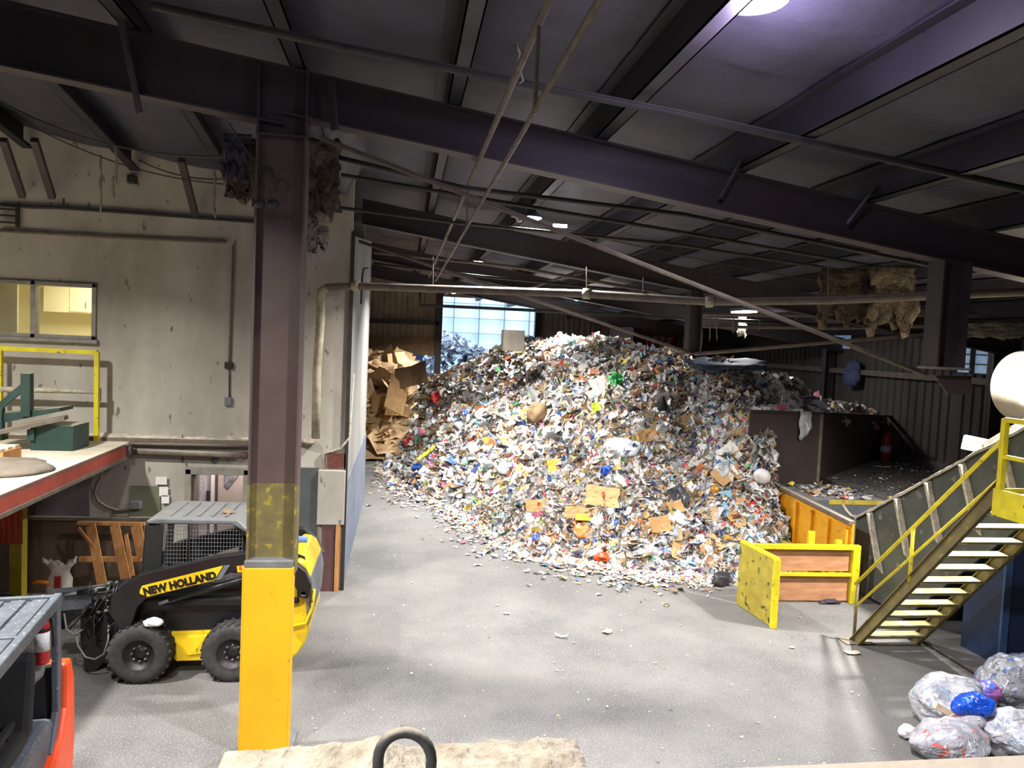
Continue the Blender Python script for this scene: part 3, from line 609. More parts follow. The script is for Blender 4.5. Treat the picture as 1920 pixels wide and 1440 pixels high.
o.tube(pts, [.015,.03,.02,.03,.02,.01], 7); o = o.build('broken_plaster_rim', dust_m); tag(o, 'crumbling white plaster rim around the broken wall corner', 'plaster')
a = P(576,828,WF-.1); o = blob(a, (.16,.12,.06), 4, .4).build('dust_clump', dust_dark); tag(o, 'clump of brown dust at the foot of the cream vertical pipe', 'dust clump')
t = B(-.965, -.9, WF-.03, WF+.04, 0, 6.5).build('trim_3', pipe_dark); struct(t)
t = MB().tube([P(690,503,16),P(682,503,15.5),P(679,520,15),P(677,570,14.9)], .02, 6).build('corner_pipe', pipe_dark); tag(t, 'thin black bent pipe on the white passage wall', 'pipe')
# under platform: panels
t = B(wx(68,920), wx(171,920), WF-.06, WF, wz(120,969), wz(120,860)).build('grey_wall_plate', panel_grey, bevel=.01); tag(t, 'scuffed dark grey metal plate on the wall under the platform', 'plate')
t = B(wx(60,1000), wx(270,1000), WF-.1, WF, 0, wz(150,972)).build('plywood_wainscot', ply_dirty); tag(t, 'grimy brown plywood sheeting along the wall behind the pallet', 'plywood')
t = B(wx(60,970)-.02, wx(305,970), WF-.16, WF, wz(150,972), wz(150,966)).build('wainscot_rail', pipe_dusty); tag(t, 'dusty rail on top of the brown plywood sheeting', 'rail')
t = B(wx(244,930), wx(302,930), WF-.05, WF, wz(270,968), wz(270,911)).build('olive_board', olive, bevel=.005); tag(t, 'olive green framed board on the wall behind the loader cab', 'board')
for (p, q, lb) in (((293,893),(314,908),'upper white paper sheet above the olive board'), ((300,912),(316,930),'white paper sheet beside the olive board'), ((304,928),(318,943),'lower white paper sheet right of the olive board')):
    a, b = P(*p, WF-.03), P(*q, WF-.03); t = B(a.x, b.x, WF-.07, WF-.055, b.z, a.z).build('paper_sheet', paper_m); tag(t, lb, 'paper')
a = P(257,944,WF); t = T('electrical_box', 'grey electrical box with drooping grey hose on the wall', 'electrical box', a)
B(a.x-.08,a.x+.1,WF-.16,WF-.02,a.z-.07,a.z+.07).build('box', grey_m, t, bevel=.015)
MB().tube([P(188,866,WF-.1),P(192,880,WF-.1),P(190,895,WF-.1),P(181,910,WF-.1),P(177,925,WF-.1),P(184,940,WF-.1),P(200,951,WF-.1),P(220,957,WF-.1),P(236,956,WF-.1),P(254,950,WF-.1)], .025, 8).build('hose', pipe_dusty, t)
# ================================================================ PLATFORM (mezzanine, left)
DZ = P(180, 826, WF-.1).z
pA = PZ(236, 832, DZ); pB = PZ(-60, 952, DZ)
t = T('mezzanine_platform', 'dusty pale platform deck with a red steel edge at the left', 'platform', (pA.x-2, pA.y-2, DZ-.3))
poly = [(-12, WF-.02, DZ), (pA.x-.05, WF-.02, DZ), (pA.x, pA.y, DZ), (pB.x, pB.y, DZ), (-12, pB.y, DZ)]
MB().prism(poly, (0,0,-.06)).build('deck', pale_deck, t)
e = (pB-pA); 
MB().prism([pA+Vector((0,0,-.01)), pB+Vector((0,0,-.01)), pB+Vector((0,0,-.22)), pA+Vector((0,0,-.22))], (-.05,0,0)).build('red_edge_beam', red_edge, t)
MB().beam(pA+Vector((-.06,0,-.25)), pB+Vector((-.06,0,-.25)), .16, .05).build('lower_flange', pipe_dusty, t)
MB().prism([P(236,836,WF-.4), P(246,834,WF-.35), P(244,858,WF-.4), P(228,848,WF-.4)], (0,.12,0)).build('corner_bracket', steel_brown, t)
py_ = PZ(53, 1108, 0); 
t = T('platform_post', 'mustard yellow post standing under the red edged platform', 'post', py_)
MB().beam(py_+Vector((0,-.35,0)), (py_.x, py_.y-.35, DZ-.28), .19, .19, (0,1,0)).build('shaft', M('mustard', (190,172,48), (160,146,50), 5, .6, bump=.05), t)
B(py_.x-.14, py_.x+.14, py_.y-.5, py_.y-.21, 0, .03).build('foot_plate', pipe_dark, t)
a = PZ(-30, 1108, 0)
corr = MB(); c0, c1 = P(-60,940,12.9), P(42,1020,12.9); corrugated(corr, (-12, 12.9), (c1.x, 12.9), c1.z, DZ-.3, .09, .03)
t = corr.build('orange_shutter', orange_corr); tag(t, 'orange slatted shutter hanging under the platform', 'shutter')
# dark stored heap below the shutter
for i,(x,y,r) in enumerate([(-6.9,12.1,.55),(-6.2,12.4,.4),(-7.6,11.4,.6)]):
    o = blob((x,y,r*.5), (r,r*.7,r*.55), i+30, .3, flat=-r*.5).build('black_rubbish_sack', black_matte); tag(o, ['largest dark sack under the platform behind the forklift','small dark sack against the mustard post','leftmost dark sack under the platform'][i], 'sack')
# guard rail on the platform
Yr = WF-.35
t = T('guard_rail', 'yellow dust caked guard rail on the edge of the platform', 'railing', P(178,828,Yr))
def rail(mb, a, b, r=.035): return mb.tube([a, b], r, 8)
MB().beam(P(181,828,Yr), P(182,660,Yr), .07,.07,(0,1,0)).build('end_post', yellow_rail, t)
MB().beam(P(0,828,Yr), P(0,655,Yr), .07,.07,(0,1,0)).build('left_post', yellow_rail, t)
MB().beam(P(-40,651,Yr), P(183,661,Yr), .07,.07).build('top_rail', yellow_rail, t)
MB().tube([P(-40,729,Yr), P(60,731,Yr), P(180,735,Yr)], [.05,.045,.035], 8).build('middle_rail', dust_m, t)
B(P(183,740,Yr).x, P(189,740,Yr).x, Yr-.02, Yr+.02, P(183,752,Yr).z, P(183,728,Yr).z).build('latch_plate', pipe_dusty, t)
# green machine behind the rail
Yg = WF-1.3
t = T('green_hopper', 'dark green steel hopper and dusty conveyor end behind the guard rail', 'hopper', P(60,822,Yg))
MB().beam(P(51,780,Yg), P(51,700,Yg), .13,.13,(0,1,0)).build('upright', green_steel, t)
MB().beam(P(0,762,Yg), P(48,722,Yg), .06,.1).build('diagonal_brace', green_steel, t)
MB().prism([P(-30,800,Yg),P(111,772,Yg),P(111,765,Yg),P(-30,778,Yg)], (0,.5,0)).build('trough', green_steel, t)
MB().beam(P(-10,812,Yg-.1), P(124,783,Yg+.1), .3,.06).build('dusty_belt_frame', pipe_dusty, t)
B(P(57,815,Yg).x, P(137,815,Yg).x, Yg, Yg+.6, DZ, P(60,797,Yg).z).build('base_box', green_steel, t)
MB().beam(P(60,805,Yg), P(60,825,Yg), .1,.1,(0,1,0)).build('leg', green_steel, t); MB().beam(P(0,825,Yg), P(0,765,Yg), .1,.1,(0,1,0)).build('leg', green_steel, t)
# little pallet and dusty tarp on the deck at the photo edge
a = PZ(5, 865, DZ)
t = T('deck_crate', 'small wooden block crate on the dusty deck at the photo edge', 'crate', a)
for k in range(3): MB().beam((a.x-.8,a.y-.25+.2*k,a.z+.2),(a.x+.12,a.y-.25+.2*k,a.z+.2),.12,.03).build('top_board', pale_deck, t)
for k in range(2): B(a.x-.3+.3*k,a.x-.15+.3*k,a.y-.3,a.y+.2,a.z,a.z+.18).build('block', wood, t)
a = PZ(20, 882, DZ); o = blob((a.x-.25,a.y,a.z+.03), (.75,.65,.1), 44, .15, flat=-.03).build('grey_tarp', M('grey_tarp_m',(120,112,98),(98,90,78),5,.9,bump=.6)); tag(o, 'rumpled grey tarp lying on the dusty deck', 'tarp')
# leaning pallet
Yp = 13.1
def at_lean(px, py): 
    p = P(px, py, Yp); f_ = (p.z-.1)/2.0; return P(px, py, 12.55 + .75*max(0,min(1,f_)))
t = T('wooden_pallet', 'broken orange brown wooden pallet leaning against the wall', 'pallet', P(205,1120,12.7))
for (a, b, w_) in (((170,985),(196,1118),.16),((215,985),(240,1105),.16),((255,985),(268,1045),.18),((236,1002),(249,1080),.06),((147,990),(180,1032),.05)):
    MB().beam(at_lean(*a), at_lean(*b), w_, .022, (0,1,.3)).build('deck_board', wood, t)
for (a, b, w_) in (((143,982),(270,984),.05),((146,1050),(262,1050),.07)):
    p, q = at_lean(*a)+Vector((0,.06,0)), at_lean(*b)+Vector((0,.06,0)); MB().beam(p, q, .09, w_).build('stringer_board', wood, t)
# white sack + orange handle
a = P(112,1100,12.2)
t = T('white_feed_sack', 'white plastic sack with red print standing near the forklift roof', 'sack', P(112,1135,12.2))
c0 = P(112,1128,12.2)
vs=[];n=28;rs_=random.Random(5);jag=[rs_.uniform(-.05,.05) for _ in range(n)]
prof=[(.0,.12,.1),(.04,.17,.14),(.2,.18,.14),(.36,.165,.12),(.47,.12,.07),(.53,.15,.06),(.6,.25,.05)]
for m_,(zz,rx,ry) in enumerate(prof):
    for k in range(n):
        th=2*PI*k/n; r=1+.16*noise.noise(Vector((math.cos(th)*2.5,math.sin(th)*2.5,zz*6)))
        vs.append((c0.x+rx*r*math.cos(th), 12.2+ry*r*math.sin(th), c0.z+zz+((.09*abs(math.cos(th))**3+jag[k]) if m_==6 else 0)))
MB().add(vs,[(i*n+k,i*n+(k+1)%n,(i+1)*n+(k+1)%n,(i+1)*n+k) for i in range(len(prof)-1) for k in range(n)]+[tuple(range(n))],True).build('sack_body', M('sack_cloth',(222,214,206),(196,188,180),6,.8,bump=.5), t, solid=.008)
B(P(100,1085,12.0).x, P(112,1085,12).x, 12.02, 12.05, P(100,1112,12).z, P(100,1082,12).z).build('red_print', red_m, t)
zz = P(112,1130,12.2).z
o = MB().box(P(60,1120,12.3).x, P(140,1120,12.3).x, 11.95, 12.6, 0, zz-.02).build('dark_crate', black_matte, bevel=.03); tag(o, 'dark crate carrying the white sack near the forklift', 'crate')
o = MB().tube([P(62,1094,12),P(70,1091,12),P(92,1093,12)], .03, 8).build('orange_strap_handle', M('orange_plastic',(238,140,40),(220,124,30),4,.4,bump=0)); tag(o, 'orange plastic handle lying on the dark crate', 'handle tool')
# ================================================================ LOADER
LY = 10.1
def LP(px, py, dy=0): return P(px, py, LY+dy)
# traced at the plane of the near side and given its own depth
def lpoly(pts, d0, d1): return [LP(x, y, d0) for x, y in pts], (0, d1-d0, 0)
wc1, wc2 = LP(262,1226), LP(436,1220); 
R_ = .385; wc1.z = R_+.0; wc2.z = R_
gz = 0
t = T('skid_steer_loader', 'yellow and black skid steer loader parked behind the column, facing left', 'loader', (wc1.x+.6, LY+.8, 0))
def lpart(name, pts, d0, d1, mt, bevel=.012, parent=None, ref=None):
    rf_ = d0 if ref is None else ref; pl = [P(x, y, LY+rf_) for x, y in pts]; e = Vector((0, d1-d0, 0)); mb = MB().prism([p+Vector((0,d0-rf_,0)) for p in pl], e); return mb.build(name, mt, parent or t, bevel=bevel)
hull = lpart('chassis', [(238,1190),(236,1140),(262,1122),(300,1126),(470,1128),(560,1126),(572,1175),(560,1215),(470,1190),(456,1188),(330,1188),(318,1200),(300,1200)], .22, 1.45, black, .02)
lpart('frame_rail', [(256,1128),(300,1136),(470,1136),(560,1132),(560,1122),(300,1124)], .1, .24, black_matte)
sk = lpart('side_panel', [(306,1186),(458,1180),(470,1236),(330,1240),(318,1225)], .18, .3, loader_yellow, .01); sk['label'] = 'scratched yellow lower side panel'
lpart('access_plate', [(352,1194),(402,1190),(398,1224),(350,1230)], .165, .19, loader_yellow, .008)
lpart('rear_door', [(548,1058),(560,1050),(572,1056),(582,1078),(584,1110),(580,1180),(572,1205),(556,1228),(540,1240),(520,1240),(500,1180),(500,1110),(548,1108)], .16, 1.5, loader_yellow, .03)
gs = lpart('rear_trim', [(576,1074),(583,1084),(587,1112),(583,1160),(576,1176),(574,1122)], .14, 1.52, loader_grey, .01); gs['label'] = 'dark grey rear grille strip'
MB().tube([LP(540,1176,.1),LP(574,1168,.1),LP(585,1140,.1),LP(589,1105,.1)], .022, 8).build('rear_bumper_bar', loader_yellow, t)
lpart('engine_hood', [(544,1046),(552,1038),(570,1042),(576,1062),(568,1080),(556,1092),(544,1084)], .3, 1.4, loader_yellow, .03)
# wheels
def wheel(c, yoff, side):
    cy_ = LY + yoff; W = .27; r = R_
    prof = [(.2,.0),(.27,-.015),(r-.06,-.02),(r-.02,.0),(r,.03),(r+.003,.06),(r+.003,W-.06),(r,W-.03),(r-.02,W),(r-.06,W+.02),(.27,W+.015),(.2,W)]
    if side > 0: pass
    mb = MB().lathe(prof, (c.x, cy_, r), 'y', 40)
    tire = mb.build('wheel', rubber, t); 
    lg = MB()
    for k in range(24):
        a = 2*PI*k/24; d = Vector((math.cos(a), 0, math.sin(a))); tv = Vector((-d.z,0,d.x)); ctr = Vector((c.x, cy_+W/2, r))
        for s_ in (-1,1):
            p0 = ctr + d*(r+.004) + Vector((0,s_*W*.06,0)); p1 = ctr + d*(r-.004) + tv*.05 + Vector((0,s_*W*.46,0)); lg.beam(p0, p1, .035, .03, d)
    lg.build('tread_lugs', rubber, tire)
    MB().lathe([(0,.07),(.06,.05),(.07,.07),(.12,.08),(.16,.05),(.19,.02),(.215,-.005),(.225,.0),(.225,W),(.0,W)], (c.x, cy_, r), 'y', 32).build('rim', rim_m, tire)
    nb = MB()
    for k in range(8):
        a = 2*PI*k/8; nb.lathe([(0,.045),(.014,.045),(.014,.075)], (c.x+.1*math.cos(a), cy_, r+.1*math.sin(a)), 'y', 6)
    nb.build('wheel_nuts', grey_m, tire)
for c in (wc1, wc2): wheel(c, -.06, 1); wheel(c, 1.42, -1)
# cab
cabp = [(262,1098),(272,1000),(275,978),(300,974),(440,974),(456,982),(468,1000),(474,1060),(470,1100)]
yc0, yc1 = .28, 1.35
B0 = lpart('cab_back_wall', [(455,1000),(474,1010),(474,1120),(455,1120)], yc0, yc1, black)
for (d, nm) in ((yc0,'cab_side_frame'),(yc1-.06,'cab_far_side_frame')):
    f = MB()
    segs = [((268,1110),(279,984),.09),((279,984),(300,978),.08),((300,979),(436,979),.06),((436,979),(455,994),.06),((455,994),(464,1022),.06),((464,1022),(466,1110),.06),((266,1108),(466,1100),.1),((353,980),(353,1100),.015)]
    for (p, q, w_) in segs: f.beam(LP(*p,yc0)+Vector((0,d-yc0+.03,0)), LP(*q,yc0)+Vector((0,d-yc0+.03,0)), .06, w_)
    f.build(nm, black, t, bevel=.006)
front = MB()
for d in (yc0+.1, yc0+.2): front.beam(LP(276,1100,yc0)+Vector((0,d-yc0,0)), LP(288,985,yc0)+Vector((0,d-yc0,0)), .03,.03)
front.beam(LP(272,1100,yc0), LP(272,1100,yc0)+Vector((0,yc1-yc0,0)), .05,.1); front.beam(LP(285,985,yc0), LP(285,985,yc0)+Vector((0,yc1-yc0,0)), .1,.06)
front.build('cab_front_bars', black, t)
lpart('front_cab_panel', [(265,1100),(276,985),(306,985),(300,1098)], yc0-.005, yc0+.02, black_matte, .0)
# side mesh screen
mm = MB(); X0, X1 = LP(308,1000,yc0).x, LP(460,1000,yc0).x; Z0, Z1 = LP(380,1092,yc0).z, LP(380,988,yc0).z
for i in range(27):
    x = X0+(X1-X0)*i/26; mm.beam((x,LY+yc0+.02,Z0),(x,LY+yc0+.02,Z1-(.07 if i>23 else 0)),.005,.005,(0,1,0))
for i in range(15):
    z = Z0+(Z1-Z0)*i/14; mm.beam((X0,LY+yc0+.02,z),(X1,LY+yc0+.02,z),.005,.005)
mm.build('window_mesh', grey_m, t)
zr = LP(360,980,yc0).z
mb = MB(); x0,x1 = LP(277,978,yc0).x, LP(436,978,yc0).x
mb.prism([(x0,LY+yc0-.02,zr-.02),(x1,LY+yc0-.02,zr-.02),(x1+.2,LY+yc0-.02,zr-.14),(x1+.24,LY+yc0-.02,zr-.12),(x1+.06,LY+yc0-.02,zr+.045),(x0+.1,LY+yc0-.02,zr+.06),(x0-.02,LY+yc0-.02,zr+.02)], (0,yc1-yc0+.04,0))
roof = mb.build('cab_roof', loader_grey, t, bevel=.02); roof['label'] = 'dusty grey cab roof'
mb = MB()
for k in range(5): mb.beam((x0+.25+.18*k,LY+yc0+.12,zr+.06),(x0+.25+.18*k,LY+yc1-.12,zr+.06),.03,.02)
mb.build('roof_rib', loader_grey, roof)
# seat in the cab
B(LP(400,1090).x, LP(440,1090).x, LY+.55, LY+1.1, LP(400,1100).z, LP(400,1085).z).build('seat', black_matte, t, bevel=.03)
B(LP(428,1090).x, LP(446,1090).x, LY+.55, LY+1.1, LP(400,1090).z, LP(400,1030).z).build('seat_backrest', black_matte, t, bevel=.03)
MB().tube([LP(345,1100,.6),LP(338,1062,.6)], .015, 6).build('control_lever', grey_m, t)
# lift arms
armp = [(203,1148),(208,1122),(232,1098),(262,1078),(330,1062),(400,1045),(462,1037),(540,1046),(572,1072),(584,1100),(580,1118),(562,1116),(540,1080),(465,1062),(404,1085),(300,1116),(272,1124),(256,1140),(244,1178),(224,1180),(214,1165)]
arm = lpart('lift_arm', armp, -.02, .12, black, .012); lpart('far_lift_arm', armp, 1.52, 1.66, black, .012, None, -.02)
dec = lpart('decal', [(262,1108),(266,1099),(290,1093),(418,1061),(402,1088),(276,1119),(262,1113)], -.032, -.018, loader_yellow, 0, arm); dec['label'] = 'yellow name decal'
lpart('decal_stripe', [(420,1061),(431,1060),(414,1086),(404,1088)], -.032, -.018, loader_grey, 0, arm)
a, b = LP(272,1114), LP(390,1086); ang = math.atan2(b.z-a.z, b.x-a.x)
text('NEW HOLLAND', .135, black, arm, Matrix.Translation(a+Vector((0,-.036,-.005))) @ Matrix.Rotation(PI/2,4,'X') @ Matrix.Rotation(ang,4,'Z') @ Matrix.Diagonal((.93,1,1,1)), 'decal_lettering', .003)
sq = lpart('model_badge', [(443,1062),(470,1058),(470,1072),(446,1074)], -.032, -.018, orange, 0, arm)
a = LP(446,1070); text('L2', .1, loader_yellow, arm, Matrix.Translation(a+Vector((0,-.04,0))) @ Matrix.Rotation(PI/2,4,'X'), 'badge_lettering', .004)
cyl = MB().tube([LP(318,1126,.06),LP(468,1082,.06)], .045, 12).build('lift_cylinder', black, t); MB().tube([LP(298,1132,.06),LP(330,1122,.06)], .022, 10).build('cylinder_rod', grey_m, cyl)
rp = MB().prism([LP(x,y)+Vector((0,.02,0)) for x,y in [(556,1086),(568,1080),(580,1098),(582,1118),(572,1124),(556,1120)]], (0,.1,0)).build('rear_pivot', black, t, bevel=.01)
c_ = LP(569,1113); MB().lathe([(0,-.03),(.035,-.03),(.045,-.01),(.045,.02)], (c_.x, LY+.01, c_.z), 'y', 16).build('pivot_pin', grey_m, rp)
hz = MB()
for k in range(5): hz.tube([LP(555,1050-3*k,.3), LP(566+k,1056-3*k,.3), LP(574+k,1075,.3), LP(572,1092,.3)], .012, 6)
hz.build('rear_hoses', black_matte, t)
# front carriage & attachment
lpart('quick_attach_plate', [(196,1150),(212,1140),(226,1180),(218,1235),(196,1246),(186,1200)], .25, 1.4, black_matte)
lpart('fork_carriage', [(150,1140),(196,1128),(204,1150),(198,1240),(176,1262),(160,1262),(150,1200)], .35, 1.4, black_matte)
for (y, w_, nm) in ((1107,.05,'grapple_arm'),(1122,.09,'grapple_beam')):
    MB().beam(LP(96,y+2,.3), LP(205,y-8,.3), w_, w_).build(nm, lift_grey, t); 
MB().beam(LP(96,1118,1.2), LP(205,1100,1.2), .07,.07).build('far_grapple_arm', black, t)
MB().beam(LP(110,1134,.3), LP(178,1128,.3), .2,.1).build('grapple_crossbar', lift_grey, t)
cy_ = MB().tube([LP(146,1112,.2), LP(215,1098,.2)], .035, 10).build('tilt_cylinder', black, t); MB().tube([LP(120,1116,.2), LP(150,1111,.2)], .02, 8).build('cylinder_rod', grey_m, cy_)
hs = MB()
rr = random.Random(3)
for k in range(34):
    x, y = rr.uniform(165,240), rr.uniform(1090,1160); x2, y2 = x+rr.uniform(-40,20), y+rr.uniform(10,60); d = rr.uniform(0,.5)
    hs.tube([LP(x,y,d), LP((x+x2)/2-10,(y+y2)/2+14,d-.1), LP(x2,y2,d)], .012, 6)
hs.build('front_hoses', black, t)
MB().tube([LP(141,1180,.1),LP(146,1210,.05),LP(160,1232,.05),LP(178,1236,.05),LP(195,1226,.05),LP(203,1200,.1),LP(204,1170,.2)], .013, 8).build('looped_hose', grey_m, t)
MB().tube([LP(120,1150,.1),LP(125,1180,.05),LP(140,1190,.05),LP(155,1180,.1)], .012, 8).build('looped_hose', grey_m, t)
knob = MB()
for k in range(22):
    x, y = rr.uniform(178,228), rr.uniform(1092,1150); p = LP(x,y,rr.uniform(.0,.4)); knob.lathe([(0,-.035),(.018,-.03),(.026,0),(.018,.03),(0,.035)], p, rr.choice('xyz'), 8)
knob.build('hydraulic_couplings', grey_dark, t)
o = blob((wc1.x+.16, LY+.0, 2*R_+.035+.0), (.12,.09,.05), 61, .35).build('crumpled_rag', white_p); tag(o, 'crumpled white wrapper stuck on the front wheel of the loader', 'wrapper')
a = LP(562,1018,.5); o = MB().tube([a+Vector((-.08,0,.05)), a+Vector((.1,0,.05))], .045, 10).build('rolled_cloth', cloth_blue); tag(o, 'rolled blue cloth lying on the back of the loader', 'cloth')
a = Vector((x0+.95, LY+.62, zr+.075)); o = blob(a, (.07,.04,.02), 62, .6).build('dry_leaf_litter', cardboard_d); tag(o, 'brown scrap lying on the loader cab roof', 'scrap')
# ================================================================ FORKLIFT (local frame: rear at x=0, faces -x; turned to face the camera side)
W_ = 1.15
t = T('forklift', 'grey and orange forklift with slatted roof at the lower left', 'forklift', (0,0,0), local=True)
def fb(name, mt, mb, bevel=.01, parent=None): return mb.build(name, mt, parent or t, bevel=bevel)
roofp = fb('overhead_guard', lift_grey, MB().box(-2.1, 0, -W_, 0, 2.06, 2.09))
for k in range(6): B(-2.05, -.05, -W_+.08+.175*k, -W_+.2+.175*k, 2.09, 2.115).build('roof_slat', lift_grey, roofp, bevel=.006)
for y in (-W_+.02, -.02): B(-2.1,.03,y-.035,y+.035,2.03,2.14).build('roof_side_rail', lift_grey, roofp, bevel=.012)
B(-.03,.03,-W_,0,2.03,2.13).build('roof_rear_rail', lift_grey, roofp, bevel=.012); B(-1.0,-.96,-W_,0,2.1,2.13).build('roof_crossbar', lift_grey, roofp, bevel=.008)
for y in (-W_+.03, -.03):
    MB().beam((-.01,y,2.07),(.04,y,1.5),.06,.11,(1,0,0)).beam((.04,y,1.52),(.06,y,.98),.06,.13,(1,0,0)).beam((.06,y,1.0),(-.16,y,.68),.06,.13,(1,0,0)).build('rear_pillar', lift_grey, t, bevel=.012)
    MB().beam((-2.05,y,2.05),(-2.35,y,.8),.06,.08,(1,0,0)).build('front_pillar', lift_grey, t, bevel=.012)
cw = MB().prism([(.1,0,1.42),(.24,0,1.44),(.36,0,1.2),(.4,0,.6),(.32,0,.2),(-1.7,0,.2),(-1.7,0,.42),(-.45,0,.6),(-.05,0,.78),(.1,0,1.0)], (0,-W_-.05,0))
c_ = fb('counterweight', orange, cw, .035); c_['label'] = 'bright orange counterweight'
fb('engine_cowl', lift_grey, MB().prism([(-1.3,-.05,1.0),(-.35,-.05,1.04),(.0,-.05,.98),(.0,-.05,.5),(-1.4,-.05,.45)], (0,-W_+.08,0)), .06)
fb('rear_panel', black_matte, B(.02,.098,-W_+.07,-.06,.95,1.44))
fb('floor_step', black_matte, MB().box(-2.3,-1.4,-W_+.04,-.04,.35,.5))
fb('front_cowl', lift_grey, MB().prism([(-2.2,-.05,.5),(-2.05,-.05,1.15),(-2.3,-.05,1.15),(-2.55,-.05,.5)], (0,-W_+.1,0)), .03)
fb('seat_cushion', black_matte, B(-1.25,-.6,-1.08,-.45,1.05,1.2), .04); fb('seat_backrest', black_matte, MB().prism([(-.7,-1.1,1.1),(-.56,-1.1,1.8),(-.45,-1.1,1.8),(-.54,-1.1,1.1)], (0,.66,0)), .05)
fb('armrest', black_matte, B(-1.1,-.65,-1.0,-.93,1.22,1.28), .02); fb('seat_belt_buckle', red_m, B(-.86,-.8,-1.0,-.94,1.1,1.2), .01)
MB().tube([(-.75,-.97,1.0),(-.72,-.98,1.2)], .02, 6).build('seat_bracket', black_matte, t)
MB().tube([(-1.95,-.55,1.1),(-1.75,-.55,1.3)], .03, 8).lathe([(.16,-.01),(.18,0),(.16,.01)], (-1.72,-.55,1.33), 'x', 24).build('steering_wheel', black_matte, t)
tank = MB().lathe([(0,-.44),(.1,-.43),(.15,-.38),(.165,-.31),(.165,.31),(.15,.38),(.1,.43),(0,.44)], (-.2,-.64,1.55), 'y', 28).build('gas_tank', loader_grey, t); tank['label'] = 'grey gas cylinder lying across the back'
MB().beam((-.2,-.98,1.36),(-.2,-.14,1.36),.3,.06).beam((-.2,-.9,1.34),(-.2,-.9,1.0),.1,.05).beam((-.2,-.2,1.34),(-.2,-.2,1.0),.1,.05).build('tank_bracket', lift_grey, tank)
for y in (-.8,-.32): MB().lathe([(.168,-.02),(.174,-.02),(.174,.02),(.168,.02)], (-.2,y,1.55), 'y', 28).build('tank_strap', black_matte, tank)
for (x, r) in ((-.25,.25),(-1.95,.3)):
    for y in (-.17, -W_-.06):
        w_ = MB().lathe([(.1,0),(r-.03,-.01),(r,.03),(r,.17),(r-.03,.21),(.1,.2)], (x, y, r), 'y', 28).build('wheel', rubber, t); MB().lathe([(0,.04),(.1,.02),(r*.55,.0),(r*.55,.2),(0,.2)], (x,y,r), 'y', 20).build('rim', orange, w_)
for y in (-.3,-.85): MB().box(-2.75,-2.65,y-.05,y+.05,.1,2.2).build('mast_rail', lift_grey, t); MB().box(-3.7,-2.75,y-.05,y+.05,.08,.12).build('fork', black, t)
ang_ = math.radians(98.6); cR = PZ(112,1121,2.1)
off = Matrix.Rotation(ang_,3,'Z') @ Vector((0,-W_,0))
t.location = (cR.x-off.x, cR.y-off.y, 0); t.rotation_euler = (0,0,ang_)
# fire extinguisher strapped to the pillar
q = P(79,1243,7.02)
e = T('fire_extinguisher', 'red fire extinguisher strapped to the rear pillar of the forklift', 'fire extinguisher', q)
MB().lathe([(0,0),(.055,.0),(.06,.02),(.06,.34),(.05,.38),(.02,.41),(.02,.43)], q, 'z', 20).build('cylinder', red_m, e)
MB().lathe([(.061,.12),(.0615,.12),(.0615,.29),(.061,.29)], q, 'z', 20).build('paper_label', white_p, e)
MB().beam(q+Vector((-.03,0,.44)), q+Vector((.05,0,.47)), .025,.02).beam(q+Vector((-.02,0,.43)), q+Vector((.02,0,.43)), .04,.03).build('valve_handle', red_m, e)
MB().tube([q+Vector((.03,0,.43)), q+Vector((.09,0,.4)), q+Vector((.09,0,.15))], .01, 6).build('hose', black_matte, e)
MB().lathe([(.062,.3),(.066,.3),(.066,.325),(.062,.325)], q, 'z', 20).build('strap', black_matte, e)
# ================================================================ FOREGROUND LEDGES
a, b = P(400,1442,1.75), P(1100,1442,1.75)
z0 = P(700,1440,1.75).z
t = T('dusty_ledge', 'dust heaped steel ledge in the near foreground', 'ledge', ((a.x+b.x)/2, 1.75, z0-.2))
B(a.x, b.x, 1.45, 1.85, z0-.14, z0-.015).build('ledge_steel', blue_dark, t, bevel=.01)
nx, ny = 120, 34; vs = []
for i in range(nx+1):
    for j in range(ny+1):
        u, v = i/nx, j/ny; x = a.x+.0 + (b.x-a.x)*u; y = 1.45+.41*v
        h = .016 + .014*noise.noise(Vector((x*5,y*5,1))) + .012*noise.noise(Vector((x*16,y*16,2))) + .008*noise.noise(Vector((x*50,y*50,3)))
        h += .03*math.exp(-((u-.42)/.07)**2)*math.exp(-((v-.8)/.4)**2) + .012*math.exp(-((u-.87)/.03)**2)
        e_ = min(1, u/.03, (1-u)/.05, (1-v)/.08 + .15, v/.1+.2); vs.append((x, y + .015*noise.noise(Vector((x*9,0,7)))*(v>.9), z0-.012 + max(0,h)*max(0,e_)**.5))
MB().add(vs, [(i*(ny+1)+j,(i+1)*(ny+1)+j,(i+1)*(ny+1)+j+1,i*(ny+1)+j+1) for i in range(nx) for j in range(ny)], True).build('dust_layer', dust_dark, t)
pts = [P(708,1470,1.62)]
for k in range(13):
    th = PI - PI*k/12; pts.append(P(759+50*math.cos(th), 1425-52*math.sin(th), 1.62))
pts.append(P(806,1470,1.62))
o = MB().tube(pts, .0125, 14).build('black_hose_loop', M('dusty_black_rubber',(52,54,58),(38,40,44),12,.6,bump=.2,dust=(150,140,122),dust_amt=.7)); tag(o, 'black rubber hose loop standing up out of the foreground dust', 'hose')
a, b = P(1000,1452,.8), P(1990,1409,.8)
o = MB().prism([a, b, b+Vector((0,0,-.06)), a+Vector((0,0,-.06))], (0,-.05,0)).build('near_rail', pipe_dusty, bevel=.006); tag(o, 'beige rail crossing the very bottom right corner', 'rail')

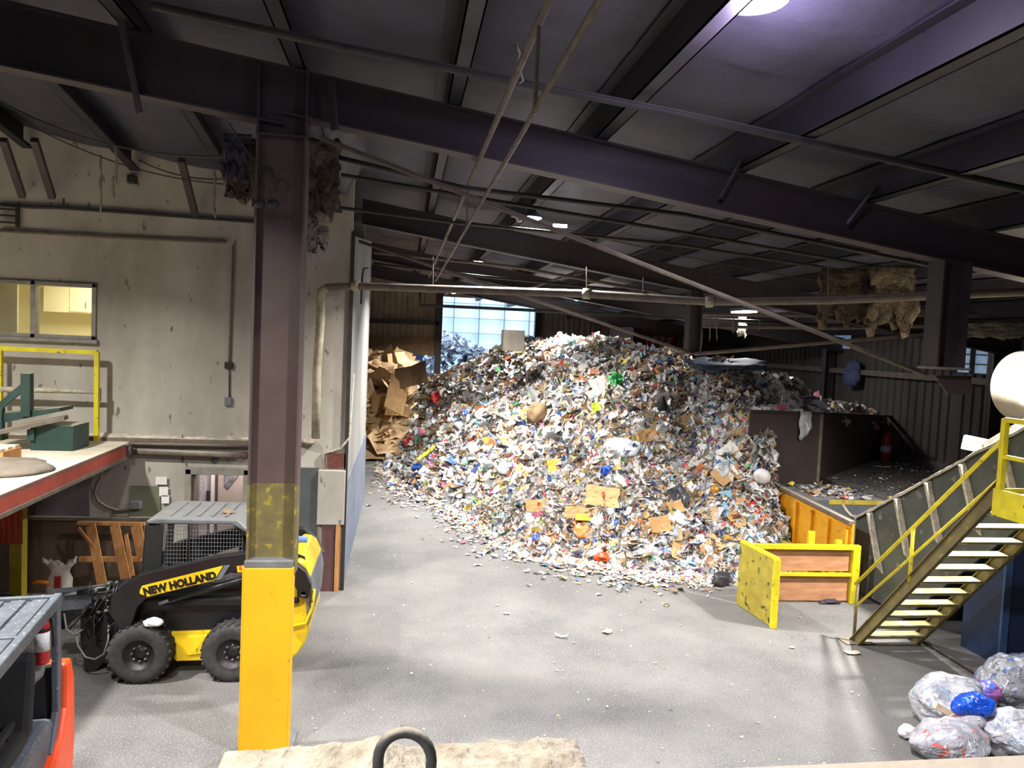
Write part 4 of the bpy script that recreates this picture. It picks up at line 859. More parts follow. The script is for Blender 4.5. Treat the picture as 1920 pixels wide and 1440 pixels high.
t = T('viewing_platform', 'steel platform under the near dusty ledge', 'platform', (0, 0, 0))
B(-4, 5, -4, 1.9, 3.02, 3.1).build('deck', grey_m, t)
for (x_, y_) in ((-3.8,1.8),(-3.8,-3.8),(4.8,1.8),(4.8,-3.8)): B(x_-.08,x_+.08,y_-.08,y_+.08,0,3.02).build('leg', grey_m, t)
for x_ in (-.6, .1): B(x_-.04,x_+.04,1.6,1.7,3.1,z0-.14).build('ledge_bracket', blue_dark, t)
# ================================================================ THE HEAP
EX = np.array([-1.8, -.9, .3, 2.0, 2.95, 4.75, 6.4, 8.6]); EY = np.array([30.2, 28.6, 23.2, 18.8, 16.2, 14.6, 14.15, 14.5])
CX_ = np.array([-6, -1, 1.4, 3.0, 5.5, 6.7, 7.7, 8.8, 10, 12.6, 14.4]); CZ_ = np.array([2.0, 2.9, 4.05, 4.6, 5.0, 4.9, 4.5, 4.1, 3.75, 3.1, 3.0])
class VN:
    def __init__(s, seed, n=128): r = np.random.default_rng(seed); s.g = r.random((n, n))*2-1; s.n = n
    def __call__(s, x, y):
        xi = np.floor(x).astype(int); yi = np.floor(y).astype(int); fx = x-xi; fy = y-yi; fx = fx*fx*(3-2*fx); fy = fy*fy*(3-2*fy); n = s.n
        a = s.g[xi % n, yi % n]; b = s.g[(xi+1) % n, yi % n]; c = s.g[xi % n, (yi+1) % n]; d = s.g[(xi+1) % n, (yi+1) % n]
        return (a*(1-fx)+b*fx)*(1-fy) + (c*(1-fx)+d*fx)*fy
V1, V2, V3, V4 = VN(1), VN(2), VN(3), VN(4)
def heap_h(x, y):
    x = np.asarray(x, float); y = np.asarray(y, float)
    dmin = np.full(x.shape, 1e9)
    for i in range(len(EX)-1):
        ax, ay, bx, by = EX[i], EY[i], EX[i+1], EY[i+1]
        t = np.clip(((x-ax)*(bx-ax)+(y-ay)*(by-ay))/((bx-ax)**2+(by-ay)**2), 0, 1)
        dmin = np.minimum(dmin, np.hypot(x-ax-t*(bx-ax), y-ay-t*(by-ay)))
    sgn = np.where(y > np.interp(x, EX, EY), 1, -1); d = dmin*sgn + .35*V1(x*.7, y*.7) + .15*V2(x*2, y*2)
    h1 = np.where(d > 0, .86*(np.sqrt(d*d+.5)-.7)+.06*np.minimum(d, 1), -.3)
    cap = np.interp(x, CX_, CZ_) - .03*np.maximum(0, y-24) 
    k = .35; h1 = np.where(d > 0, -k*np.log(np.exp(-h1/k) + np.exp(-cap/k)), -.3)
    yp = np.where(x < 9.75, 16.35, 16.35 + (x-9.75)*.909)
    h2 = np.minimum(cap, np.where(y > yp, 2.9 + .5*(y-yp), -5)); h3 = np.minimum(cap, np.where(y > 16.35, 2.9 + .5*(y-16.35), 2.9 - 1.7*(16.35-y))) - .95*(8.4-x)
    h = np.where(x > 8.45, h2, np.where(d > .3, np.maximum(h1, h3), h1))
    h = h + np.where(h > .3, .16*V3(x*1.1, y*1.1) + .1*V4(x*2.6, y*2.6) + .05*V2(x*6, y*6), 0)
    return h
PAL = [((226,225,222),30),((205,206,208),22),((188,190,190),10),((214,206,192),9),((182,148,104),11),((160,130,94),8),((128,108,86),7),((110,106,102),8),((60,60,62),5),
       ((190,56,58),2),((52,96,170),2),((30,60,120),1.6),((216,190,70),1.6),((208,120,66),1.6),((80,146,100),1.2),((120,176,180),1.3),((200,100,130),1),((120,80,140),1.1),((150,200,230),2.6),((170,200,100),.6)]
pc = np.array([lin(c)[:3] for c, w_ in PAL]); pw = np.array([w_ for c, w_ in PAL], float); pw /= pw.sum()
def litter_mesh(name, cx, cy, cz, nrm_tilt, size, n_slope, cols, gx=None, base=None, jit=.22):
    """one bent, crumpled 3x3 sheet for each piece, all in one mesh"""
    n = len(cx); G = 3
    u, v = np.meshgrid(np.linspace(-.5, .5, G), np.linspace(-.5, .5, G), indexing='ij'); u = u.ravel(); v = v.ravel()
    asp = RNG.uniform(.35, 1, n)
    N_ = n_slope + RNG.normal(0, 1, (n, 3))*nrm_tilt[:, None]; N_ /= np.linalg.norm(N_, axis=1)[:, None]
    R0 = RNG.normal(0, 1, (n, 3)); A = np.cross(N_, R0); A /= np.linalg.norm(A, axis=1)[:, None]; Bv = np.cross(N_, A)
    lx = u[None]*size[:, None]; ly = v[None]*(size*asp)[:, None]
    bend = RNG.uniform(-1.1, 1.1, n)[:, None]
    lz = bend*(u[None]**2)*size[:, None] + RNG.normal(0, .09, (n, 9))*size[:, None]
    lx = lx + RNG.normal(0, jit*.35, (n, 9))*size[:, None]; ly = ly + RNG.normal(0, jit*.35, (n, 9))*(size*asp)[:, None]
    C = np.stack([cx, cy, cz], 1)
    Vx = C[:, None, :] + lx[..., None]*A[:, None, :] + ly[..., None]*Bv[:, None, :] + lz[..., None]*N_[:, None, :]
    Vx[..., 2] = np.maximum(Vx[..., 2], .012)
    q = np.array([[0,3,4,1],[1,4,5,2],[3,6,7,4],[4,7,8,5]])
    F_ = (np.arange(n)[:, None, None]*9 + q[None]).reshape(-1, 4)
    return Vx.reshape(-1, 3), F_, np.repeat(cols, 9, 0)
def mesh_np(name, V_, F_, C_, m, parent=None, base=(0,0,0)):
    me = bpy.data.meshes.new(name); me.vertices.add(len(V_)); me.vertices.foreach_set('co', (V_-np.array(base)).astype('f').ravel())
    me.loops.add(F_.size); me.loops.foreach_set('vertex_index', F_.ravel().astype('i'))
    me.polygons.add(len(F_)); me.polygons.foreach_set('loop_start', np.arange(0, F_.size, 4, dtype='i')); me.polygons.foreach_set('loop_total', np.full(len(F_), 4, 'i'))
    me.update(calc_edges=True)
    at = me.color_attributes.new('item_colour', 'FLOAT_COLOR', 'POINT'); at.data.foreach_set('color', np.concatenate([C_, np.ones((len(C_), 1))], 1).astype('f').ravel())
    me.materials.append(m); o = bpy.data.objects.new(name, me); COL.objects.link(o); o.location = base; return o
def litter_mat(name, fine=9):
    m = bpy.data.materials.new(name); m.use_nodes = True; nt = m.node_tree; N = nt.nodes; L = nt.links; b = N['Principled BSDF']
    at = N.new('ShaderNodeAttribute'); at.attribute_name = 'item_colour'; tc = N.new('ShaderNodeTexCoord')
    vo = N.new('ShaderNodeTexVoronoi'); vo.inputs['Scale'].default_value = fine; L.new(tc.outputs['Object'], vo.inputs['Vector'])
    nz = N.new('ShaderNodeTexNoise'); nz.inputs['Scale'].default_value = fine*2.2; nz.inputs['Detail'].default_value = 3; L.new(tc.outputs['Object'], nz.inputs['Vector'])
    rp = N.new('ShaderNodeValToRGB'); rp.color_ramp.elements[0].position = .56; rp.color_ramp.elements[1].position = .6; L.new(nz.outputs[0], rp.inputs[0])
    sp = N.new('ShaderNodeSeparateColor'); L.new(vo.outputs['Color'], sp.inputs[0])
    r2 = N.new('ShaderNodeValToRGB'); r2.color_ramp.interpolation = 'CONSTANT'
    els = r2.color_ramp.elements; els[0].color = lin((200,198,192)); els[1].position = .3; els[1].color = lin((120,100,80))
    for p_, c_ in ((.45,(70,70,74)),(.6,(226,224,220)),(.8,(150,60,56)),(.87,(60,90,150)),(.93,(200,170,60))): e_ = els.new(p_); e_.color = lin(c_)
    L.new(sp.outputs[0], r2.inputs[0])
    mu = N.new('ShaderNodeMath'); mu.operation = 'MULTIPLY'; mu.inputs[1].default_value = .6; L.new(rp.outputs[0], mu.inputs[0])
    mx = N.new('ShaderNodeMix'); mx.data_type = 'RGBA'; L.new(mu.outputs[0], mx.inputs[0]); L.new(at.outputs['Color'], mx.inputs[6]); L.new(r2.outputs[0], mx.inputs[7])
    L.new(mx.outputs[2], b.inputs['Base Color']); b.inputs['Roughness'].default_value = .6
    return m
LM = litter_mat('mixed_litter')
def colours(n): return np.minimum(.9, pc[RNG.choice(len(pc), n, p=pw)] * RNG.uniform(.8, 1.2, (n, 1)))
def slope_n(x, y):
    e_ = .25; gx = (heap_h(x+e_, y)-heap_h(x-e_, y))/(2*e_); gy = (heap_h(x, y+e_)-heap_h(x, y-e_))/(2*e_); gx = np.clip(gx, -1.2, 1.2); gy = np.clip(gy, -1.2, 1.2)
    n = np.stack([-gx, -gy, np.ones_like(gx)], 1); return n/np.linalg.norm(n, axis=1)[:, None]
# base surface
gx_ = np.arange(-1.8, 14.2, .16); gy_ = np.arange(13.4, 32.6, .16); GX, GY = np.meshgrid(gx_, gy_, indexing='ij')
HZ = np.maximum(heap_h(GX, GY), -.1); Vb = np.stack([GX.ravel(), GY.ravel(), HZ.ravel()], 1); ny_ = len(gy_)
I, J = np.meshgrid(np.arange(len(gx_)-1), np.arange(ny_-1), indexing='ij'); I = I.ravel(); J = J.ravel()
Fb = np.stack([I*ny_+J, (I+1)*ny_+J, (I+1)*ny_+J+1, I*ny_+J+1], 1)
keep = (HZ.ravel()[Fb] > -.05).any(1); Fb = Fb[keep]
inwall = (GX < -1.0) & (GY < 21.8); badv = inwall.ravel()[Fb].any(1); Fb = Fb[~badv]
Cb = pc[RNG.choice([3,4,5,6,7,8], len(Vb))]*.8
# pieces
def scatter(n, xr, yr, smin, smax, power=2.0, lift=.0):
    x = RNG.uniform(xr[0], xr[1], n); y = RNG.uniform(yr[0], yr[1], n); h = heap_h(x, y)
    ok = (h > .02) & ~((x < -.9) & (y < 21.8)); x, y, h = x[ok], y[ok], h[ok]; n = len(x)
    s = smin + (smax-smin)*RNG.random(n)**power
    return x, y, h + lift + RNG.uniform(-.02, .08, n)*np.minimum(1, h), s
sets = []
x, y, z, s = scatter(66000, (0, 8.6), (14, 20), .07, .36, 2.2); sets.append((x, y, z, s, .6))
x, y, z, s = scatter(56000, (-1.8, 14.1), (16, 26), .09, .42, 2.1); sets.append((x, y, z, s, .6))
x, y, z, s = scatter(20000, (-1.8, 14.1), (24, 32.5), .12, .42, 1.8); sets.append((x, y, z, s, .6))
# sparse toe scatter on the floor
n = 5200; t_ = RNG.random(n); k_ = RNG.integers(1, len(EX)-1, n); tx = EX[k_]*(1-t_)+EX[np.minimum(k_+1, len(EX)-1)]*t_; ty = EY[k_]*(1-t_)+EY[np.minimum(k_+1, len(EX)-1)]*t_
off = RNG.exponential(.28, n); x = tx - off*.72; y = ty - off*.7 + .15; ok = (x < 6.3) & (x > -.8); x, y = x[ok], y[ok]
sets.append((x, y, np.full(len(x), .025), RNG.uniform(.03, .16, len(x)), .15))
Vs, Fs, Cs = [Vb], [Fb], [Cb]; off_ = len(Vb)
for (x, y, z, s, tl) in sets:
    n = len(x); V_, F_, C_ = litter_mesh('l', x, y, z, np.full(n, tl), s, slope_n(x, y), colours(n)); Vs.append(V_); Fs.append(F_+off_); Cs.append(C_); off_ += len(V_)
heap = mesh_np('recycling_heap', np.concatenate(Vs), np.concatenate(Fs), np.concatenate(Cs), LM, base=(5, 20, 0))
tag(heap, 'huge heap of mixed paper, cardboard and plastic recycling filling the hall', 'recycling heap', kind='stuff')
# litter on the concrete platform at the right + floor specks
def flat_litter(name, n, xr, yr, z, smin, smax, label, white=.5, test=None):
    x = RNG.uniform(*xr, n); y = RNG.uniform(*yr, n)
    if test is not None: ok = test(x, y); x, y = x[ok], y[ok]; n = len(x)
    V_, F_, C_ = litter_mesh('l', x, y, np.full(n, z+.02), np.full(n, .15), RNG.uniform(smin, smax, n)*RNG.random(n)**.5, np.tile([0,0,1.], (n, 1)), colours(n))
    V_[:, 2] = np.maximum(V_[:, 2], z+.004); o = mesh_np(name, V_, F_, C_, LM, base=((xr[0]+xr[1])/2, (yr[0]+yr[1])/2, z)); tag(o, label, 'litter', kind='stuff'); return o
flat_litter('floor_litter', 420, (-1.0, 7.2), (6.5, 21), 0, .015, .045, 'tiny paper specks strewn over the grey aisle floor')
# ---------------- individual pieces on the heap
def card(w, h, seed, fold=.25, th=.006):
    r = random.Random(seed); n = 6; vs = []
    cut = [r.uniform(-.08,.08) for _ in range(20)]
    for i in range(n+1):
        for j in range(n+1):
            u, v = i/n-.5, j/n-.5; x = u*w*(1+cut[j]*.8); y = v*h*(1+cut[7+i]*.8)
            vs.append((x, y, abs(u+cut[3])*fold*w*r.choice((1,1)) + .02*noise.noise(Vector((u*4,v*4,seed)))))
    return MB().add(vs, [(i*(n+1)+j,(i+1)*(n+1)+j,(i+1)*(n+1)+j+1,i*(n+1)+j+1) for i in range(n) for j in range(n)])
def proto(name, mb, mt, label, cat, group=None, solid=0):
    o = mb.build(name, mt, None, solid=solid, base=(0,0,0)); tag(o, label, cat, group); return o
def place(o, x, y, dz=.03, spin=None, tilt=.25, scale=1.0, flat=False):
    h = float(np.asarray(heap_h(np.array([x]), np.array([y])))[0]); h = max(h, .0)
    nn = Vector(slope_n(np.array([x]), np.array([y]))[0]) if h > .1 else Vector((0,0,1))
    nn = (nn + Vector((random.gauss(0,tilt), random.gauss(0,tilt), 0))).normalized() if not flat else Vector((0,0,1))
    q = nn.to_track_quat('Z', 'Y') @ Matrix.Rotation(spin if spin is not None else random.uniform(0, 2*PI), 4, 'Z').to_quaternion()
    o.rotation_mode = 'QUATERNION'; o.rotation_quaternion = q; o.location = Vector((x, y, h+dz)) + nn*.04; o.scale = (scale,)*3
def hit(px, py):
    """where the line of sight through a photo point meets the heap"""
    r = ray(px, py); lo = None
    ys = np.arange(13.0, 34, .04); xs = ys*r.x/r.y; zs = H + ys*r.z/r.y; hs = np.maximum(heap_h(xs, ys), 0)
    k = np.argmax(zs <= hs); 
    return (xs[k], ys[k]) if (zs <= hs).any() else (xs[-1], 20)
def solo(name, px, py, mb, mt, label, cat, spin=0, dz=.06, tilt=.05, solid=.006, scale=1.0, face=False):
    o = proto(name, mb, mt, label, cat, None, solid); x, y = hit(px, py); place(o, x, y, dz, spin, tilt, scale)
    if face:   # leans up towards the aisle
        o.rotation_quaternion = (Vector((-.1,-.8,.6)).normalized().to_track_quat('Z','Y') @ Matrix.Rotation(spin,4,'Z').to_quaternion()); o.location.z += .12
    return o
def printed(name, c, stripe, sc=30): return M(name, c, tuple(v*.94 for v in c), 3, .8, bump=.05, spots=stripe, spot_scale=sc, spot_amt=.3, stretch=(.25,1,1))
solo('padded_envelope', 1040, 893, card(.36,.5,1,.1), M('manila', (228,166,60),(214,152,50),3,.7,bump=.05), 'orange manila envelope lying upright in the middle of the heap front', 'envelope', .15, face=True, tilt=0)
solo('flattened_box', 1128, 948, card(.75,.5,2,.08), printed('printed_card',(214,178,124),(150,112,70)), 'largest flattened cardboard box with printed text and yellow stripe', 'cardboard box', -.1, face=True)
solo('flattened_box', 1085, 976, card(.62,.3,3,.05), cardboard, 'plain flat cardboard piece just below the printed box', 'cardboard', .1, face=True)
solo('flattened_box', 1008, 966, card(.6,.32,4,.3), cardboard, 'open cardboard carton with taped ends left of the printed box', 'cardboard box', .15, face=True)
solo('flattened_box', 1358, 905, card(.6,.42,5,.15), cardboard, 'pale cardboard box leaning by the brown steel wall', 'cardboard box', .7, face=True)
solo('yellow_card', 1100, 990, card(.5,.16,6,.05), M('yellow_card_m',(232,196,70),(220,182,58),3,.7,bump=.05), 'yellow card strip under the plain cardboard piece', 'card', 0, face=True)
solo('black_plastic_tray', 1272, 948, card(.4,.48,7,.12), M('black_plastic',(66,70,76),(52,55,60),3,.35,bump=.1), 'dark grey plastic tray on the heap front', 'tray', .5, face=True)
solo('cardboard_flap', 1265, 972, card(.35,.3,8,.3), cardboard, 'cardboard flap directly under the dark grey tray', 'cardboard', .3, face=True)
solo('paper_bag', 1236, 1002, card(.46,.36,9,.25), M('kraft',(190,150,98),(170,130,80),3,.8,bump=.1), 'brown kraft paper bag low on the heap front', 'paper bag', .2, face=True)
solo('orange_wrapper', 1131, 1054, blob((0,0,0),(.22,.16,.08),71,.5), M('orange_film',(240,90,30),(220,70,24),5,.35,bump=.3), 'bright orange red wrapper at the foot of the heap', 'wrapper', solid=0)
solo('orange_bag', 1092, 1008, blob((0,0,0),(.2,.17,.1),72,.5), M('pale_orange_film',(236,160,92),(220,140,76),5,.4,bump=.3), 'pale orange plastic bag left of the kraft bag', 'bag', solid=0)
solo('blue_bag', 1137, 893, blob((0,0,0),(.14,.14,.16),73,.5), blue_bag, 'bright blue plastic scrap in the middle of the heap front', 'bag', solid=0)
mbw = MB()
for k in range(16):
    a_ = 2*PI*k/16; mbw.tube([Vector((0,0,0)), Vector((math.cos(a_)*.15,math.sin(a_)*.15,.12*(k%3))), Vector((math.cos(a_+.3)*.26,math.sin(a_+.3)*.26,.02))], [.03,.04,.01], 5)
solo('green_bow', 1156, 728, mbw, M('green_film',(70,200,110),(40,170,84),4,.4,bump=.1), 'bright green ribbon bow high on the heap', 'bow', face=True, solid=0)
solo('white_box_lid', 1127, 742, card(.5,.7,10,.1), M('white_card',(216,216,210),(200,200,196),3,.7,bump=.05), 'white card box lid left of the green bow', 'box lid', .4, face=True)
solo('plastic_strip', 1003, 762, card(.22,1.0,11,.2), grey_m, 'long pale strip hanging down the upper heap', 'strip', .4, face=True)
solo('straw_bundle', 1010, 785, blob((0,0,0),(.3,.3,.4),74,.4), cardboard_d, 'round tan paper bundle in the middle of the heap', 'bundle', solid=0)
solo('red_white_bag', 907, 783, blob((0,0,0),(.26,.3,.18),75,.4), M('red_white_film',(226,222,222),(210,206,206),4,.4,bump=.3,spots=(206,40,50),spot_scale=5,spot_amt=.5), 'white bag with red print on the left slope', 'bag', solid=0)
solo('red_carton', 818, 755, card(.3,.5,12,.2), M('red_card',(214,40,46),(196,32,38),3,.6,bump=.05), 'red card carton on the upper left slope', 'carton', .3, face=True)
solo('red_scrap', 767, 840, card(.32,.36,13,.2), red_m, 'red square scrap low on the far left slope', 'scrap', .2, face=True)
solo('cardboard_flap', 733, 838, card(.8,.4,14,.2), cardboard, 'cardboard sheet beside the white passage wall end', 'cardboard', .5, face=True)
solo('blue_strip', 786, 884, card(.6,.2,15,.1), M('blue_card',(40,100,200),(30,84,170),3,.5,bump=.05), 'blue strip on the floor edge of the left slope', 'strip', .3)
solo('yellow_strip', 800, 862, card(.7,.12,16,.1), M('yellow_film',(232,214,50),(214,196,40),3,.5,bump=.05), 'yellow strip above the blue one on the left slope', 'strip', .8, face=True)
solo('plastic_sheet', 885, 795, MB().tube([(0,0,-.5),(0,.05,.0),(.1,0,.5)], [.12,.06,.03], 8), white_p, 'long white plastic sheet trailing down the left slope', 'sheet', face=True, solid=0)
solo('tub_lid', 870, 780, blob((0,0,0),(.13,.12,.1),76,.3), blue_bag, 'small blue tub lid on the left slope', 'lid', solid=0)
solo('lime_card', 1118, 777, card(.26,.28,17,.2), M('lime_card',(190,214,60),(172,196,50),3,.6,bump=.05), 'lime green card square on the upper heap', 'card', .2, face=True)
solo('navy_print_bag', 1165, 850, blob((0,0,0),(.5,.3,.16),77,.4), M('navy_white',(222,224,228),(200,204,210),4,.5,bump=.3,spots=(40,50,90),spot_scale=5,spot_amt=.42), 'white sack with navy blue print right of the heap centre', 'sack', solid=0)
solo('black_bag', 1238, 775, blob((0,0,0),(.14,.2,.36),78,.3), black_matte, 'narrow black bag right of the green bow', 'bag', solid=0)
solo('blue_tarpaulin', 1362, 690, blob((0,0,0),(.8,.5,.09),79,.7), M('blue_grey_film',(70,82,104),(54,64,84),3,.6,bump=.4), 'large blue grey plastic sheeting on the dark heap crest', 'plastic sheeting', solid=0, dz=.05)
solo('cardboard_flap', 1212, 832, card(.5,.36,18,.2), cardboard, 'tan cardboard flap near the navy printed sack', 'cardboard', .3, face=True)
p = P(960,640,23.0); o = B(p.x-.3,p.x+.36,22.8,23.3,p.z-.3,P(960,619,23).z).build('standing_carton', M('dull_grey_card',(104,96,86),(88,80,72),3,.85,bump=.1), bevel=.01); tag(o, 'square grey brown carton standing on the crest by the bright opening', 'carton')
solo('black_pink_bag', 1352, 1096, blob((0,0,0),(.24,.15,.15),80,.35), M('black_pink',(52,50,54),(40,38,42),4,.5,bump=.2,spots=(210,50,100),spot_scale=3,spot_amt=.1), 'black and pink bag at the heap foot beside the yellow gate', 'bag', solid=0)
solo('white_jug', 1428, 915, blob((0,0,0),(.18,.16,.2),81,.15), white_p, 'round white plastic jug against the yellow bin wall', 'jug', solid=0, dz=.2)
# a few hundred more, repeated kinds
kinds = [
 ('cardboard_flap', [card(.34,.24,s_,.25) for s_ in (21,22,23)], [cardboard, cardboard_d, M('pale_card',(206,172,126),(190,154,108),3,.8,bump=.1)], 'torn brown cardboard flap lying loose on the recycling heap', 'cardboard', 'torn cardboard flaps on the heap', 72, .006, .35),
 ('crumpled_bag', [blob((0,0,0),(.15,.12,.07),s_,.6,n=14,m=9) for s_ in (31,32,33)], [bag_white, white_p, M('grey_film',(176,180,184),(150,154,160),4,.35,bump=.5)], 'crumpled pale plastic bag on the recycling heap', 'plastic bag', 'crumpled pale bags on the heap', 74, 0, .3),
 ('paper_sheet', [card(.24,.18,s_,.3,.002) for s_ in (41,42,43)], [paper_m, M('news',(206,206,204),(150,150,150),30,.8,bump=0), M('junk_mail',(220,214,206),(180,190,206),14,.7,bump=0)], 'bent sheet of pale waste paper on the recycling heap', 'paper', 'waste paper sheets on the heap', 60, .003, .4),
 ('plastic_bottle', [MB().lathe([(0,0),(.035,.005),(.04,.03),(.036,.09),(.04,.14),(.03,.19),(.013,.22),(.013,.24),(0,.24)], (0,0,0), 'x', 12)], [M('clear_bottle',(196,210,214),(180,196,204),4,.15,bump=0), M('blue_bottle',(110,170,220),(90,150,205),4,.15,bump=0), M('green_bottle',(60,140,80),(50,120,66),4,.2,bump=0)], 'small empty plastic bottle on the recycling heap', 'bottle', 'plastic bottles on the heap', 30, 0, .3),
 ('food_carton', [MB().box(-.1,.1,-.07,.07,-.02,.04)], [M('carton_red',(196,50,50),(220,214,210),9,.5,bump=0), M('carton_blue',(60,104,180),(214,218,224),9,.5,bump=0), M('carton_yellow',(226,190,50),(220,120,50),9,.5,bump=0)], 'small coloured food carton on the recycling heap', 'carton', 'coloured food cartons on the heap', 36, 0, .5),
]
zone = 0
for (nm, mbs, mts, lab, cat, grp, cnt, sol, tl) in kinds:
    protos = []
    for k, mt in enumerate(mts): protos.append(proto(nm, mbs[k % len(mbs)], mt, lab, cat, grp, sol))
    for i in range(cnt):
        src = protos[i % len(protos)]; o = src if i < len(protos) else src.copy()
        if i >= len(protos): COL.objects.link(o)
        for _ in range(40):
            px = random.uniform(730, 1400); py = random.uniform(760, 1100); x, y = hit(px, py)
            if float(heap_h(np.array([x]), np.array([y]))[0]) > .08 and x < 8.2: break
        place(o, x, y, .05, None, tl, random.uniform(.8, 1.5))
# loose scraps lying alone on the floor
for (px, py, mb, mt, lb, cat, sp_) in ((1138,1187,card(.15,.12,51,.3),paper_m,'white folded paper scrap alone on the aisle floor','paper',.6),
    (1052,1196,card(.2,.05,52,.4),paper_m,'narrow torn white strip on the aisle floor left of the folded scrap','paper',-.4),
    (1485,1216,card(.07,.05,53,.2),paper_m,'tiny pale scrap on the floor between gate and stairs','paper',0),
    (950,1152,card(.1,.05,54,.2),paper_m,'small white scrap near the heap foot on the aisle','paper',0),
    (1598,1226,card(.22,.12,55,.1),M('buff_card',(214,196,160),(200,182,146),4,.8,bump=.05),'buff card lying at the foot of the stairs','card',0)):
    p = PZ(px, py, 0); o = proto('paper_scrap', mb, mt, lb, cat, None, .004); o.location = (p.x, p.y, .02); o.rotation_euler = (0,0,sp_)
# cardboard bay at the far left
cb = []
q = PZ(745, 800, 0)
XB = (-8, 1.2)
def bay(x, y): return 3.25 - .55*np.maximum(0, 33.5-y) - 1.1*np.maximum(0, x+.1) + .2*V3(x*1.2, y*1.2)
n = 2600; x = RNG.uniform(-7, 1.8, n); y = RNG.uniform(28.5, 38, n); z = np.minimum(bay(x, y), 3.8); ok = z > .2; x, y, z = x[ok], y[ok], z[ok]; n = len(x)
bayc = np.array([lin(c)[:3] for c in ((214,186,146),(202,170,126),(222,198,162),(186,152,108))])[RNG.integers(0,4,n)]
V_, F_, C_ = litter_mesh('l', x, y, z, np.full(n, .3), RNG.uniform(.5, 1.5, n), np.tile([-.0,-.5,.85], (n,1)), bayc)
gx2 = np.arange(-7, 2.0, .4); gy2 = np.arange(28, 38.4, .4); X2, Y2 = np.meshgrid(gx2, gy2, indexing='ij'); Z2 = np.clip(bay(X2, Y2)-.15, -.1, 3.7); n2 = len(gy2)
I, J = np.meshgrid(np.arange(len(gx2)-1), np.arange(n2-1), indexing='ij'); I = I.ravel(); J = J.ravel()
V2_ = np.stack([X2.ravel(), Y2.ravel(), Z2.ravel()], 1); F2_ = np.stack([I*n2+J, (I+1)*n2+J, (I+1)*n2+J+1, I*n2+J+1], 1)
plain = M('bay_card', (206,176,134), (190,158,116), 1.5, .85, bump=.2)
o = mesh_np('cardboard_heap', np.concatenate([V2_, V_]), np.concatenate([F2_, F_+len(V2_)]), np.concatenate([np.tile(lin((190,160,118))[:3], (len(V2_),1)), C_]), plain, base=(-1, 33, 0))
tag(o, 'separate heap of plain tan cardboard in the far left bay', 'cardboard heap', kind='stuff')
for k,(px,py,w_,h_,a_,lb) in enumerate([(742,742,.9,1.4,.5,'large tan cardboard sheet tilted at the front of the cardboard bay'),(772,705,1.3,.9,-.3,'brown cardboard sheet on the right of the cardboard bay'),(720,760,1.0,.8,.2,'tan cardboard sheet beside the passage wall end')]):
    p = P(px,py,29.0+k*.4); o = proto('cardboard_sheet', card(w_,h_,60+k,.15), cardboard if k!=1 else cardboard_d, lb, 'cardboard', None, .02); o.location = p; o.rotation_euler = (1.1, a_, a_)
# things far behind
def farbox(name, pa, pb, Y, dep, mt, label, cat):
    a, b = P(pa[0],pa[1],Y), P(pb[0],pb[1],Y); o = B(a.x, b.x, Y, Y+dep, b.z, a.z).build(name, mt, bevel=.03); tag(o, label, cat); return o
t = T('parked_trailer', 'dim parked trailer with red striped rear bumper behind the heap', 'trailer', P(1230,660,33))
a, b = P(1188,612,33), P(1268,690,33); B(a.x, b.x, 33, 37, b.z-2, a.z).build('body', maroon, t, bevel=.03)
a, b = P(1214,630,32.95), P(1262,650,32.95); bpn = B(a.x, b.x, 32.93, 32.99, b.z, a.z).build('bumper_board', M('reflective_white',(196,190,180),(180,172,160),3,.5,bump=0), t)
mb = MB(); w_ = (b.x-a.x)/7
for k in range(0,7,2): mb.prism([(a.x+w_*k,32.92,b.z+.01),(a.x+w_*(k+.9),32.92,b.z+.01),(a.x+w_*(k+1.5),32.92,a.z-.01),(a.x+w_*(k+.6),32.92,a.z-.01)], (0,-.01,0))
mb.build('red_stripe', red_m, bpn)
for (x0,y0,x1,y1,Y,lb) in ((1386,634,1405,683,39.9,'tall bright slit window at the far end over the dark crest'),(1428,650,1436,694,39.9,'narrow bright gap right of the slit window'),(1392,628,1408,636,39.9,'')):
    if not lb: continue
    a, b = P(x0,y0,39.4), P(x1,y1,39.4); t = T('window_%d' % (2 if x0==1386 else 3), lb, 'window', (a.x,39.4,b.z)); t['kind']='structure'; del t['category']
    B(a.x, b.x, 39.35, 39.42, b.z, a.z).build('window_pane', M('daylit_pane_%d' % x0,(220,235,250),(200,222,245),6,.4,bump=0,emit=((190,220,255),1.2)), t)
    mb = MB(); mb.box(a.x-.06,a.x,39.3,39.45,b.z,a.z); mb.box(b.x,b.x+.06,39.3,39.45,b.z,a.z)
    for k in range(5): z_ = b.z+(a.z-b.z)*k/4; mb.box(a.x,b.x,39.32,39.36,z_-.015,z_+.015)
    mb.build('window_frame', pipe_dark, t)
# window in the right wall
t = T('window_4', 'x', 'y', (RX, (wy0+wy1)/2, rz0)); t['kind']='structure'; del t['category']; del t['label']
MB().add([(RX+.05,wy0,rz0),(RX+.05,wy1,rz0),(RX+.05,wy1,rz1),(RX+.05,wy0,rz1)],[(0,1,2,3)]).build('window_pane', M('grimy_pane',(180,196,214),(120,138,160),5,.5,bump=0,emit=((150,180,215),.35)), t)
mb = MB(); mb.box(RX-.06,RX+.08,wy0-.06,wy0,rz0,rz1); mb.box(RX-.06,RX+.08,wy1,wy1+.06,rz0,rz1); mb.box(RX-.06,RX+.08,(wy0+wy1)/2-.03,(wy0+wy1)/2+.03,rz0,rz1)
for k in range(5): z_ = rz0+(rz1-rz0)*k/4; mb.box(RX-.04,RX+.08,wy0,wy1,z_-.015,z_+.015)
mb.build('window_frame', pipe_dark, t)
